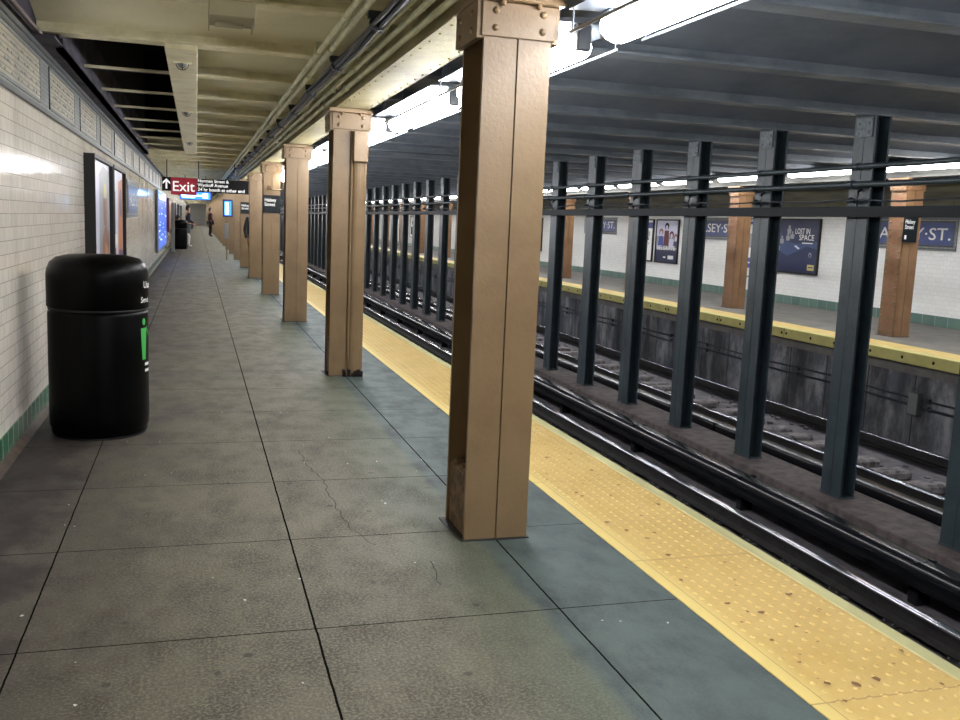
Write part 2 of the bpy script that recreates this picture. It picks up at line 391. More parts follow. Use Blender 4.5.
while yy < 60:
    for d in (.06, .72, 1.28, 1.90): m.dome((-.001, yy+d, -.07), (-1, 0, 0), .024, .01, 8, 2)
    m.box(-.002, .003, yy-.004, yy+.004, -.14, .0); yy += 1.96
m.build('bolt', M['seam'], root)['label'] = 'row of dark bolts and joints'
# cables on the far under-platform wall
for i, (z, r) in enumerate(((-.60, .014), (-.70, .018))):
    m = MB(); m.tube([(9.115, y, z+.012*math.sin(y*1.7+i)) for y in [Y0+k*.5 for k in range(150)]], r, 6)
    y = 0
    while y < 60: m.box(9.09, 9.14, y, y+.03, z-.03, z+.03); y += 1.4
    tag(m.build('wall_cable', M['dark_cable']), ('upper' if i == 0 else 'lower')+' dark cable clipped to the grimy wall below the opposite platform', 'cable')
m = MB(); m.box(9.04, 9.14, 9.95, 10.12, -.82, -.52, .01); tag(m.build('junction_box', M['galv']), 'small grey junction box on the grimy wall below the opposite platform', 'junction box')

# left wall
m = MB(); m.box(XW-.3, XW, Y0, Y1, .15, 2.07); m.mi = 1; m.box(XW-.3, XW, Y0, Y1, 2.5, 2.9)
tag(m.build('wall_left', [M['wtile'], M['shaft']]), kind='structure')
m = MB(); m.box(XW-.3, XW+.006, Y0, Y1, .03, .15); tag(m.build('baseboard_left', M['gtile']), kind='structure')
m = MB(); m.prism([(XW-.1, 0), (XW+.05, 0), (XW+.03, .012), (XW+.008, .03), (XW-.1, .03)], Y0, Y1, 'y'); tag(m.build('trim_2', mat('brown_cove', (92, 76, 64), .7, var=(60, 50, 44), vscale=6)), kind='structure')
root = tag(empty('trim_3', (XW, 0, 0)), kind='structure')
m = MB(); m.box(-.3, .012, Y0, 29.5, 2.07, 2.50); m.build('frieze_field', M['mosaic'], root)
m = MB(); m.box(0, .022, Y0, 29.5, 2.07, 2.105, .003); m.box(0, .022, Y0, 29.5, 2.43, 2.455, .003); m.box(0, .03, Y0, 29.5, 2.47, 2.505, .004); m.build('frieze_border', M['mosaic_dark'], root)
m = MB(); y = 5.7-1.9*6
while y < 29:
    m.box(0, .018, y+.03, min(y+1.45, 29.4), 2.14, 2.40); y += 1.9
m.build('frieze_tablet', M['mosaic_cream'], root)
m = MB(); y = 5.7-1.9*6
while y < 29:
    for a, b_ in ((y-.01, y+.03), (y+1.45, y+1.49)): m.box(0, .021, a, b_, 2.12, 2.42)
    for a, b_ in ((2.12, 2.14), (2.40, 2.42)): m.box(0, .021, y-.01, y+1.49, a, b_)
    # raised meander blocks inside the tablet
    for k in range(12):
        for q in range(4):
            if (k*7+q*3) % 5 < 3: m.box(.018, .0205, y+.08+k*.11, y+.12+k*.11+.04*(q % 2), 2.165+q*.058, 2.178+q*.058)
    y += 1.9
m.build('tablet_relief', M['mosaic'], root)
m = MB(); m.box(XW-.3, XW+.0, 29.5, Y1, 2.07, 2.5); tag(m.build('wall_left_upper', M['wtile']), kind='structure')
# opposite wall
m = MB(); m.box(XOW, XOW+.3, Y0, Y1, .18, 2.02); m.mi = 1; m.box(XOW, XOW+.3, Y0, Y1, 2.02, 2.9)
tag(m.build('wall_right', [M['wtile_b'], mat('shaded_upper_wall', (122, 120, 102), .7, var=(84, 82, 72), vscale=2, vec=(1, .3, 3))]), kind='structure')  # upper band: cream wall with its shade painted in as a darker tone
m = MB(); m.box(XOW-.012, XOW+.3, Y0, Y1, 0, .18); tag(m.build('baseboard_right', M['gtile_b']), kind='structure')
m = MB(); m.box(XW-.3, 2.6, Y1, Y1+.3, ZB, 2.9); m.box(2.6, XOW+.3, Y1, Y1+.3, ZB, 2.9); tag(m.build('wall_far', M['wtile_b']), kind='structure')
m = MB(); m.box(XW-.3, XOW+.3, Y0-.3, Y0, ZB-.3, 2.9); tag(m.build('wall_behind', M['soot']), kind='structure')

# ------------------------------------------------------------------ ceiling: vaults between cross beams
BY0 = 7.20 - B5*8  # first beam centre
beams = []
y = BY0
while y < Y1: beams.append(y); y += B5
OPX0, OPX1, OPY0, OPY1 = -.93, -.20, 7.20, 7.20+B5*8
def vault(name, x0, x1, mt, skip=None, zt=2.80, zs=2.66):
    m = MB()
    ys = beams
    for a, b_ in zip(ys[:-1], ys[1:]):
        if skip and a > skip[0]-.1 and b_ < skip[1]+.1: continue
        pr = [(a+(b_-a)*i/8, zs+(zt-zs)*math.sin(PI*i/8)) for i in range(9)]
        pr = pr + [(b_, 2.95), (a, 2.95)]
        m.prism(pr, x0, x1, 'x')
    return tag(m.build(name, mt), kind='structure')
vault('ceiling', OPX1, 1.30, M['cream'])
vault('ceiling_wall_side', XW-.3, OPX1, M['cream'], (OPY0, OPY1))
vault('ceiling_tracks', 1.34, 10.28, M['soot'], zt=2.76, zs=2.60)
M['far_ceiling'] = mat('grimy_far_ceiling', (112, 112, 100), .7, var=(84, 86, 80), vscale=2)
vault('ceiling_opposite', 10.30, XOW+.3, M['far_ceiling'])
# stair/vent shaft above opening
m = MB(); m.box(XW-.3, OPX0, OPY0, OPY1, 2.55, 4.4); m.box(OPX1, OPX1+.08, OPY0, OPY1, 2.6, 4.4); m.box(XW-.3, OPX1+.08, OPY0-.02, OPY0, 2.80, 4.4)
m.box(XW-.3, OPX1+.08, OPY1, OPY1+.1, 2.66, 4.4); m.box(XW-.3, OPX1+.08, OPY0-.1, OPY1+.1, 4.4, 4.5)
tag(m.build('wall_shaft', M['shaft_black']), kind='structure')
m = MB(); m.box(OPX0, OPX0+.04, OPY0, OPY1, 2.56, 2.92); tag(m.build('trim_8', M['shaft']), kind='structure')
m = MB(); m.box(OPX0+.0, OPX0+.06, OPY0, OPY1, 2.50, 2.56); m.box(XW, OPX0+.06, OPY0-.4, OPY1, 2.50, 2.515)
tag(m.build('trim_4', M['shaft']), kind='structure')
m = MB(); m.box(OPX1-.01, 0.01, OPY0-.08, OPY1, 2.545, 2.583, .004); tag(m.build('trim_5', M['cream_steel']), kind='structure')

def ibeam(mb, x0, x1, y, zb=2.52, zt=2.84, w=.085):
    mb.box(x0, x1, y-w, y+w, zb, zb+.018); mb.box(x0, x1, y-.008, y+.008, zb+.018, zt)
    mb.box(x0, x1, y-w, y+w, zt-.02, zt)
protoL = None
for i, y in enumerate(beams):
    if protoL is None:
        r_ = empty('ceiling_beam', (0, y, 0)); r_['kind'] = 'structure'
        a = MB(); ibeam(a, OPX1, 1.24, 0, 2.585); a.build('platform_span', M['cream_steel'], r_)
        a = MB(); ibeam(a, XW-.05, OPX1, 0, 2.585); wallspan = a.build('wall_span', M['cream_steel'], r_)
        a = MB(); a.box(OPX0+.01, OPX1, -.045, .045, 2.585, 2.60); a.mi = 1; a.box(OPX0+.01, OPX1, -.05, -.045, 2.58, 2.605); barspan_me = [a, None]
        a = MB(); ibeam(a, 1.39, 10.2, 0); a.build('track_span', M['soot_steel'], r_)
        a = MB(); ibeam(a, 10.4, XOW, 0); a.build('far_span', M['soot_steel'], r_)
        protoL = r_
    else:
        c = copy_tree(protoL, dy=y-protoL.location.y)
        if OPY0+.1 < y < OPY1-.1:
            for ch in list(c.children):
                if ch.name.startswith('wall_span'):
                    if barspan_me[1] is None: t_ = barspan_me[0].build('grating_bar', [M['shaft'], M['cream_steel']], c); barspan_me[1] = t_.data
                    else: t_ = bpy.data.objects.new('grating_bar', barspan_me[1]); C.objects.link(t_); t_.parent = c
                    bpy.data.objects.remove(ch)
# longitudinal girders
for nm, x0 in (('trim_6', 1.17), ('trim_7', 10.15)):
    m = MB(); xa = x0; xb = x0+.30
    m.box(xa, xb, Y0, Y1, 2.39, 2.41); m.box((xa+xb)/2-.01, (xa+xb)/2+.01, Y0, Y1, 2.41, 2.86)
    m.box(xa+.02, xa+.09, Y0, Y1, 2.41, 2.425); m.box(xb-.09, xb-.02, Y0, Y1, 2.41, 2.425)
    yy = Y0
    while yy < 30:
        m.dome((xa+.035, yy, 2.39), (0, 0, -1), .011, .008, 6, 2); m.dome((xb-.035, yy, 2.39), (0, 0, -1), .011, .008, 6, 2); yy += .23
    tag(m.build(nm, M['girder'] if nm == 'trim_6' else mat('sooty_far_girder', (66, 66, 60), .7)), kind='structure')

# ------------------------------------------------------------------ platform columns (tan)
def make_column(label, name='steel_column', x=1.16, riveted=False):
    tan = M['tan2'] if riveted else M['tan']
    W = .30; D = .33
    r = tag(empty(name, (x, 3.94, 0)), label, 'column')
    g = .004; gd = .012
    a = MB()
    # front and rear flanges, each split by a seam; web with recesses facing the platform and the tracks
    fr = [(0, 0), (W/2-g, 0), (W/2-g, gd), (W/2+g, gd), (W/2+g, 0), (W, 0), (W, .02), (W-.142, .02), (W-.142, D-.02), (W, D-.02), (W, D), (W/2+g, D), (W/2+g, D-gd), (W/2-g, D-gd), (W/2-g, D), (0, D), (0, D-.02), (.142, D-.02), (.142, .02), (0, .02)]
    a.prism(fr, 0, 2.39, 'z'); a.build('shaft', tan, r)
    a = MB(); a.box(-.015, W+.015, -.014, 0, 2.21, 2.35, .003); a.box(-.015, W+.015, D, D+.014, 2.21, 2.35, .003)
    for xx in (.045, W-.045):
        for zz in (2.245, 2.315):
            a.dome((xx, -.014, zz), (0, -1, 0), .0155, .012, 10, 3); a.dome((xx, D+.014, zz), (0, 1, 0), .0155, .012, 10, 3)
    a.build('gusset_plate', tan, r)
    a = MB(); a.box(-.035, -.001, -.002, D+.002, 2.2, 2.352, .003); a.box(W+.001, W+.035, -.002, D+.002, 2.2, 2.352, .003)
    a.box(-.02, 0, .02, D-.02, 2.21, 2.35)
    for yy in (.07, D-.07):
        for zz in (2.24, 2.31): a.dome((-.035, yy, zz), (-1, 0, 0), .015, .011, 8, 2); a.dome((W+.035, yy, zz), (1, 0, 0), .015, .011, 8, 2)
    a.build('side_bracket', tan, r)
    a = MB(); a.box(-.045, W+.045, -.05, D+.05, 2.352, 2.389, .004)
    for xx in (.07, W-.07): a.tube([(xx, -.03, 2.335), (xx, -.03, 2.353)], [.012, .012], 6); a.dome((xx, -.03, 2.336), (0, 0, -1), .009, .006, 6, 2)
    a.build('cap_plate', tan, r)
    if not riveted:
        a = MB(); rr = random.Random(3)
        a.box(.012, .142, .02, D-.02, 0, .29, .004); a.box(W-.142, W-.012, .02, D-.02, 0, .29, .004)
        for i in range(9):
            yy = .04+i*.03; h = rr.uniform(.01, .05); a.box(.014, .09, yy-.016, yy+.018, .285, .285+h, .006)
        a.build('recess_fill', M['tan_dark'], r)['label'] = 'rough mortar filling the recess foot'
    else:
        a = MB(); zz = .08
        while zz < 2.15:
            for yy in (.045, D-.045): a.mi = 0; a.dome((-.001, yy, zz), (-1, 0, 0), .018, .014, 6, 2)
            a.mi = 1; a.box(-.003, 0, D*.36, D*.64, zz, zz+.055)
            zz += .11
        a.mi = 0; a.box(-.001, .02, .0, D, 0, 2.2)
        a.build('riveted_plate', [tan, M['brown']], r)
    a = MB(); a.prism([(-.012, -.01), (W/2, -.016), (W+.01, -.01), (W+.014, D+.01), (W/2, D+.014), (-.03, D+.01), (-.03, D*.6)], 0, .006, 'z'); a.build('base_seal', M['sludge'], r)
    return r
cols = [3.94 + BAY*k for k in range(-1, 26)]
protoC = make_column('tan riveted steel column nearest the camera, filling the middle of the view')
colroots = []
for k, y in enumerate(cols):
    if k == 1: colroots.append(protoC); continue
    if k == 0: lab = 'tan steel platform column just behind the camera position'; continue
    c = copy_tree(protoC, dy=y-3.94)
    c['group'] = 'tan columns along the near platform'
    c['label'] = ('tan steel column, %s in the near platform row counting away from the camera' % ORD[k]) if k < 10 else 'tan steel column far down the near platform row'
    colroots.append(c)
protoC['group'] = 'tan columns along the near platform'
# conduit cover on second column
c2 = colroots[1]
m = MB(); pr = []
for i in range(9):
    a_ = PI*i/8; pr.append((.235+.062*math.cos(a_)*1.0, -.002-.045*math.sin(a_)**.6))
m.prism(pr, .03, 1.93, 'z', smooth=False); m.box(.17, .3, -.075, -.002, 1.93, 2.2, .006); m.tube([(.20, -.012, .01), (.165, -.012, .2), (.165, -.012, 2.2)], .012, 8)
m.build('conduit_cover', M['tan'], c2)['label'] = 'rounded tan conduit cover on the right half'
m = MB(); rr = random.Random(5)
for i in range(14): x_ = .13+rr.uniform(0, .17); m.box(x_-.012, x_+.012, -.055, -.004, .0, rr.uniform(.02, .07), .003)
m.build('crumbled_foot', M['seam'], c2)['label'] = 'black crumbled foot of the conduit cover'

# opposite columns
oc = make_column('tan column on the opposite platform with a black station sign', x=10.15, riveted=True)
oc.location.y = 11.82
olabs = {0: None, 2: 'tan column on the opposite platform beside the dark blue space poster', 3: 'tan column on the opposite platform next left of the band poster', 4: 'tan column on the opposite platform left of the partly hidden mosaic name panel'}
for k in range(-1, 22):
    if k == 0: continue
    c = copy_tree(oc, dy=BAY*k)
    c['group'] = 'tan columns along the opposite platform'
    if k < 8:
        c['label'] = ('tan column on the opposite platform, %s from the right' % ORD[k+1]) if k >= 1 else 'tan column on the opposite platform closest to the camera'
    else: c['label'] = 'tan column far down the opposite platform'
oc['group'] = 'tan columns along the opposite platform'

# ------------------------------------------------------------------ black columns between the tracks
bc = tag(empty('track_column', (5.72, 7.13, -.96)), 'x', 'column', 'black columns between the tracks')
H = 2.53+.96; D = .28; W = .16
m = MB()
m.prism([(0, 0), (.018, 0), (.018, D/2-.012), (W-.018, D/2-.012), (W-.018, 0), (W, 0), (W, D), (W-.018, D), (W-.018, D/2+.012), (.018, D/2+.012), (.018, D), (0, D), (0, D/2+.003), (.006, D/2+.003), (.006, D/2-.003), (0, D/2-.003)], 0, H, 'z')
m.build('shaft', M['blue_steel'], bc)
m = MB(); m.box(-.012, 0, .03, D-.03, H-.19, H-.02, .003)
for yy in (.07, D-.07):
    for zz in (H-.15, H-.065): m.dome((-.012, yy, zz), (-1, 0, 0), .016, .01, 8, 2)
m.build('splice_plate', M['rust_plate'], bc)
m = MB(); m.box(-.008, W+.008, -.008, D+.008, 0, .014, .003); m.build('base_plate', M['blue_steel'], bc)
m = MB(); m.box(-.10, -.001, .10, .22, 2.62, 2.68, .004); m.tube([(-.02, .12, 2.68), (-.05, .1, 2.74), (-.04, .1, 2.82), (-.0, .12, 2.84)], .012, 6); m.dome((-.06, .16, 2.72), (0, 0, 1), .05, .05, 8, 3); m.build('cable_bracket', M['blue_steel'], bc)
nbl = 0
for k in range(-2, 72):
    y = 7.13 + B5*k
    c = bc if k == 0 else copy_tree(bc, dy=B5*k)
    n = k+2  # k=-1 is the one at the right edge of the frame
    if k == -2: c['label'] = 'black steel column between the tracks, just outside the right picture edge'
    elif k < 14: c['label'] = 'black steel column between the tracks, %s in the row counting from the camera' % ORD[n]
    else: c['label'] = 'slender black steel column far down the row between the tracks'
# remove the out-of-frame one
for o in [o for o in C.objects if o.get('label') == 'black steel column between the tracks, just outside the right picture edge']:
    for ch in list(o.children): bpy.data.objects.remove(ch)
    bpy.data.objects.remove(o)
# horizontal beam and conduits on them
root = tag(empty('crash_beam', (5.60, 0, 1.68)), 'dark horizontal steel beam bolted across all the black track columns', 'beam')
m = MB(); m.prism([(0, -.045), (.115, -.045), (.115, -.033), (.015, -.033), (.015, .033), (.115, .033), (.115, .045), (0, .045)], Y0, 112, 'y'); m.build('channel', M['beam_dark'], root)
m = MB(); y = 3.
while y < 45: m.tube([(.03, y, .045), (.03, y, .075), (.05, y+.03, .085)], .006, 5); y += .76
m.build('hook', M['dark_cable'], root)['label'] = 'small wire hooks standing on the beam'
def zc(y, a, b_): return a+(b_-a)*min(1, max(0, (y-5)/8.))
for nm, lab, xx, za, zb_, r in (('conduit', 'upper dark conduit strung along the black track columns', 5.66, 2.08, 2.085, .024), ('conduit', 'lower dark conduit strung along the black track columns', 5.62, 1.922, 1.915, .027)):
    m = MB(); m.tube([(xx, y_, zc(y_, za, zb_)-.004*abs(math.sin(PI*(y_-7.25)/B5))) for y_ in [Y0+.38*i for i in range(300)]], r, 8)
    yy = 7.25-B5*5
    while yy < 50: m.tube([(xx, yy-.03, zc(yy, za, zb_)), (xx, yy+.03, zc(yy, za, zb_))], r+.008, 8); yy += B5
    tag(m.build(nm, M['blue_steel']), lab, 'conduit')
m = MB(); m.tube([(5.60, Y0+.4*i, 1.775+.012*math.sin(i*1.9)) for i in range(180)], .008, 5); tag(m.build('signal_wire', M['dark_cable']), 'thin sagging wire just above the dark crash beam', 'wire')

# ------------------------------------------------------------------ rails, ties, third rails
def rail(x, zt, lab, name='running_rail'):
    r = tag(empty(name, (x, 0, zt)), lab, 'rail')
    m = MB(); m.prism([(-.07, -.15), (.07, -.15), (.07, -.14), (.012, -.12), (.012, -.045), (.034, -.036), (.034, -.023), (-.034, -.023), (-.034, -.036), (-.012, -.045), (-.012, -.12), (-.07, -.14)], Y0, Y1, 'y'); m.build('rail_web', M['rail'], r)
    m = MB(); pr = [(-.036, -.024)]+[(-.016-.02*math.cos(t_), -.02+.02*math.sin(t_)) for t_ in [PI/2*i/8 for i in range(9)]]+[(.016+.02*math.sin(t_), -.02+.02*math.cos(t_)) for t_ in [PI/2*i/8 for i in range(9)]]+[(.036, -.024)]
    m.prism(pr, Y0, Y1, 'y', smooth=True); m.build('rail_head', M['rail_top'], r)['label'] = 'shiny polished running surface'
    return r
rail(3.33, -1.1, 'running rail of the near track on the platform side, hidden low beside the edge')
rail(4.80, -1.1, 'running rail with bright highlights, right rail of the near track')
rail(7.22, -1.1, 'running rail of the far track on the side of the black columns')
rail(8.63, -1.1, 'thin bright running rail below the opposite platform edge')
def third(x, s, lab):
    r = tag(empty('third_rail', (x, 0, -1.3)), lab, 'third rail')
    m = MB(); pr = [(-.035, 0.13), (.035, .13), (.035, .14), (.012, .15), (.012, .2), (.03, .21), (.03, .245), (-.03, .245), (-.03, .21), (-.012, .2), (-.012, .15), (-.035, .14)]
    m.prism(pr, Y0, Y1, 'y'); m.build('contact_rail', M['rail'], r)
    m = MB(); m.prism([(-.115, .17)]+[(-.045-.07*math.cos(t_), .285+.07*math.sin(t_)) for t_ in [PI/2*i/8 for i in range(9)]]+[(.07, .352), (.09, .345), (.10, .33), (.10, .17), (.085, .17), (.085, .315), (-.04, .315), (-.10, .28), (-.10, .17)], Y0, Y1, 'y', smooth=True); m.build('cover_board', M['cover'], r)
    y = 3.1; first = None
    while y < 60:
        if first is None:
            m = MB(); m.box(-.05, .09, 0, .1, 0, .135, .01); m.box(.06, .10, -.01, .05, .1, .36, .004); m.box(-.10, .02, -.01, .03, .345, .357, .003)
            first = m.build('insulator', M['cover'], r); first.location.y = y
        else:
            c = first.copy(); C.objects.link(c); c.location.y = y
        y += 2.42
    if s < 0:
        for ch in r.children: ch.scale.x = -1
    return r
third(5.26, 1, 'covered third rail of the near track beside the concrete curb')
third(6.42, -1, 'covered third rail of the far track behind the black columns')
tp = None
for k in range(110):
    y = 3.3+.61*k
    if y > 66: break
    if tp is None:
        m = MB(); m.box(7.32, 7.95, -.12, .12, ZB, -1.185, .025); tp = m.build('track_tie', M['tie']); tag(tp, 'weathered timber tie lying across the far track bed', 'tie', 'timber ties of the far track'); tp.location.y = y
        base_tie = tp
    else:
        c = tp.copy(); C.objects.link(c); c.location.y = y+random.uniform(-.03, .03); c.rotation_euler.z = random.uniform(-.02, .02)
np_ = None
for k in range(60):
    y = 4.6+.61*k
    if np_ is None:
        m = MB(); m.box(4.45, 5.02, -.10, .10, ZB, -1.262, .01); m.mi = 1; m.box(4.68, 4.92, -.08, .08, -1.262, -1.2515, .002)
        for xx in (4.705, 4.895):
            for yy in (-.045, .045): m.dome((xx, yy, -1.2515), (0, 0, 1), .018, .02, 6, 2)
        np_ = m.build('rail_tie', [M['bed'], M['rail']]); tag(np_, 'dark half tie with a bolted plate carrying the near track right rail', 'tie', 'half ties of the near track'); np_.location.y = y
    else:
        c = np_.copy(); C.objects.link(c); c.location.y = y
# rubble bits on the track bed
m = MB()
for i in range(420):
    x = random.choice([random.uniform(5.04, 5.12), random.uniform(6.16, 6.3), random.uniform(8.0, 8.5), random.uniform(8.75, 9.1)]); y = random.uniform(5, 26); r = random.uniform(.01, .035)
    m.box(x-r, x+r, y-r*random.uniform(.6, 1.6), y+r, ZB, ZB+r*random.uniform(.4, 1.2), r*.3)
tag(m.build('track_gravel', M['bed']), 'dark stones and grit strewn over the track bed', 'gravel', kind='stuff')

# ------------------------------------------------------------------ lamps
def lampunit(x, lab, grp):
    r = tag(empty('fluorescent_lamp', (x, 0, 2.2)), lab, 'lamp', grp)
    L = 1.02
    m = MB(); m.prism([(-.18, .145), (-.175, .155), (-.06, .175), (.06, .175), (.175, .155), (.18, .145), (.06, .15), (-.06, .15)], -L, L, 'y')
    for e_ in (-1, 1): m.box(-.035, .035, min(e_*L, e_*(L-.10)), max(e_*L, e_*(L-.10)), .03, .15, .008)
    m.build('housing', M['fixture'], r)
    for s_ in (-1, 1):
        m = MB(); m.box(min(s_*.165, s_*.177), max(s_*.165, s_*.177), -L, L, .045, .058, .002)
        for e_ in (-1, 1): m.tube([(s_*.171, e_*(L-.03), .05), (s_*.171, e_*(L-.03), .148)], .005, 5)
        m.build('guard_bar', M['fixture'], r)
    m = MB(); m.prism([(.085*math.cos(2*PI*k/14), .07+.068*math.sin(2*PI*k/14)) for k in range(14)], -L+.115, L-.115, 'y', smooth=True); m.build('diffuser', M['lamp'], r)
    for s_ in (-1, 1):
        m = MB(); m.box(-.015, .015, s_*.68-.02, s_*.68+.02, .17, .4); m.build('hanger', M['fixture'], r)
    return r
lp = lampunit(1.70, 'x', 'fluorescent lamps over the near platform edge'); lp.location.y = 2.88
lp['label'] = 'fluorescent lamp over the near platform edge, topmost and brightest in view'
for k in list(range(-3, 0))+list(range(1, 52)):
    c = copy_tree(lp, dy=2.285*k)
    c['label'] = ('fluorescent lamp over the near platform edge, %s beyond the topmost one' % ORD[k]) if 1 <= k < 9 else ('fluorescent lamp behind the camera over the near platform edge' if k < 0 else 'fluorescent lamp far down the near platform edge')
ol = None
for k in range(-2, 46):
    if ol is None:
        ol = copy_tree(lp, dx=9.82-1.70, dy=0); ol.location.y = 6.5+2.285*k; ol.location.z = 2.455; ol.scale.z = .6; c = ol; [bpy.data.objects.remove(h_) for h_ in list(ol.children) if h_.name.startswith('guard_bar')]
    else: c = copy_tree(ol, dy=0); c.location.y = 6.5+2.285*k
    c['group'] = 'fluorescent lamps over the opposite platform edge'
    c['label'] = 'fluorescent lamp glimpsed over the opposite platform edge'
# overhead conduits near platform
def run(name, lab, mt, pts, r, cat='conduit', extras=None):
    m = MB(); m.tube(pts, r, 8)
    if extras: extras(m)
    return tag(m.build(name, mt), lab, cat)
def coup(xs, z, r, st_=3.05, n=14):
    def f(m):
        for i in range(n):
            y = 2.2+st_*i; m.tube([(xs, y, z), (xs, y+.06, z)], r*1.35, 8); m.box(xs-r*1.5, xs+r*1.5, y+1.2, y+1.23, z-r*1.2, z+.06)
    return f
ls = [Y0+i*2.5 for i in range(46)]
run('ceiling_conduit', 'leftmost of the cream conduits running under the platform ceiling', M['green_cream'], [(.775, y, 2.505) for y in ls], .017, extras=coup(.775, 2.505, .017))
run('ceiling_conduit', 'second cream conduit, paired beside the leftmost one under the platform ceiling', M['green_cream'], [(.835, y, 2.503) for y in ls], .021, extras=coup(.835, 2.503, .021, 4.1))
for i, (xx, lab) in enumerate(((1.015, 'thin green cream conduit nearest the dark cable bundle'), (1.075, 'middle green cream conduit beside the column girder'), (1.145, 'green cream conduit hugging the girder over the columns'))):
    z = 2.50-.0*i
    run('ceiling_conduit', lab, M['green_cream'], [(xx, y, 2.495-.02*i) for y in ls], .015+.002*i, extras=coup(xx, 2.495-.02*i, .015+.002*i, 3.7+i*.9))
m = MB(); rr = random.Random(9)
for j in range(5):
    ph = rr.random()*6
    m.tube([(.93+.022*math.cos(j*1.26)+.012*math.sin(y*1.3+ph), y, 2.47+.02*math.sin(j*1.26)-.008*abs(math.sin(PI*(y-5.2)/1.52))) for y in [Y0+.25*i for i in range(300)]], .012, 6)
yy = 5.2-B5*4
while yy < 60:
    m.tube([(.93, yy-.02, 2.47), (.93, yy+.02, 2.47)], .043, 10); m.tube([(.93, yy, 2.46), (.97, yy+.05, 2.435)], .008, 5); m.box(.88, .98, yy-.02, yy+.02, 2.49, 2.53); yy += B5
tag(m.build('cable_bundle', M['dark_cable']), 'dark strapped cable bundle sagging between the ceiling conduits', 'cable bundle')
run('wall_conduit', 'thin brown conduit along the top of the left wall frieze', mat('brown_conduit', (84, 66, 58), .5), [(XW+.05, y, 2.545) for y in ls], .016)
m = MB(); m.box(.065, .31, 5.42, 5.72, 2.47, 2.56, .004); m.box(.065, .07, 5.42, 5.72, 2.44, 2.5); m.box(.30, .305, 5.42, 5.72, 2.44, 2.5); m.box(.10, .25, 5.6, 5.66, 2.455, 2.47)
tag(m.build('ceiling_box', mat('dull_box_paint', (150, 142, 112), .5)), 'cream metal box fixed under the near ceiling beam', 'box')
for i, y in enumerate((7.7, 11.3, 16.0)):
    r = tag(empty('caged_lamp', (-.1, y, 2.545)), 'unlit caged lamp, %s along the cream soffit strip beside the dark opening' % ORD[i+1], 'lamp', 'unlit lamps on the soffit strip')
    m = MB(); m.box(-.07, .07, -.02, .02, -.012, 0, .003); m.build('mounting_plate', M['cream_steel'], r)
    m = MB(); m.dome((0, 0, -.012), (0, 0, -1), .038, .035, 10, 3); m.build('glass', M['galv'], r)
    m = MB()
    for a_ in (0, PI/2): m.tube([(.045*math.cos(a_)*math.cos(t_), .045*math.sin(a_)*math.cos(t_), -.012-.045*math.sin(t_)) for t_ in [PI*i_/8 for i_ in range(9)]], .003, 4)
    m.build('guard', M['seam'], r)

# ------------------------------------------------------------------ litter bins
def make_bin(loc, lab, detail=True):
    r = tag(empty('litter_bin', loc), lab, 'litter bin', 'black litter bins along the wall')
    m = MB(); m.lathe([(0, .012), (.27, .012), (.276, .02), (.276, .05), (.285, .06), (.287, .12), (.287, .76), (.282, .785), (.27, .785), (0, .785)], 0, 0, 48); m.build('body', M['black'], r)
    m = MB(); m.lathe([(.0, .80), (.286, .80), (.291, .805), (.291, 1.0), (.287, 1.03), (.27, 1.075), (.235, 1.105), (.17, 1.122), (.0, 1.128)], 0, 0, 48); m.build('lid', M['black'], r)
    m = MB(); m.lathe([(.0, .0), (.266, .0), (.268, .004), (.268, .011), (.25, .0118), (0, .0118)], 0, 0, 40); m.build('foot', M['black_matte'], r)
    m = MB(); m.lathe([(.27, .783), (.284, .787), (.284, .797), (.27, .802)], 0, 0, 40); m.build('seam_ring', M['black_matte'], r)
    if detail:
        def wrap(mb, txt, size, a0, z, bold):
            vs, fs = text_geo(txt, size, bold)
            R_ = .2925 if z > .8 else .2885
            mb.raw([(R_*math.sin(a0+v[0]/R_), -R_*math.cos(a0+v[0]/R_), z+v[1]) for v in vs], fs)
        m = MB(); wrap(m, 'Use', .06, 1.13, .93, .01); wrap(m, 'Send', .05, 1.03, .84, .01)
        [m.raw([(.2885*math.sin(a_), -.2885*math.cos(a_), z_+q_) for q_ in (0, .018) for a_ in (1.2, 1.28, 1.36, 1.44)], [(0, 1, 5, 4), (1, 2, 6, 5), (2, 3, 7, 6)]) for z_ in (.44, .40)]
        m.build('lettering', M['white'], r)['label'] = 'white lettering around the right side'
        m = MB()
        def arc(mb, pts, a0, z0, R_=.289):
            mb.raw([(R_*math.sin(a0+p[0]/R_), -R_*math.cos(a0+p[0]/R_), z0+p[1]) for p in pts], [tuple(range(len(pts)))])
        arc(m, [(-.02, 0), (.02, 0), (.028, .12), (.035, .2), (-.035, .2), (-.03, .12)], 1.16, .48)
        arc(m, [(.02*math.cos(2*PI*i/10), .22+.022*math.sin(2*PI*i/10)) for i in range(10)], 1.16, .5)
        arc(m, [(.03, .19), (.1, .13), (.105, .145), (.035, .215)], 1.16, .48)
        m.build('pictogram', M['green_icon'], r)['label'] = 'green standing figure pictogram'
    m = MB()
    for a_ in (-1.2, .9, 2.6): m.box(.2*math.sin(a_)-.02, .2*math.sin(a_)+.02, -.27*math.cos(a_)-.02, -.27*math.cos(a_)+.02, .0, .02)
    return r
bb = make_bin((-.595, 6.40, 0), 'large black domed litter bin standing by the tiled wall near the camera')
bb.scale = (1.045, 1.045, 1.012)
b2 = make_bin((-.64, 39.3, 0), 'distant black litter bin by the left wall in front of the bench', detail=False); b2.scale = (1.1, 1.1, 1.02)

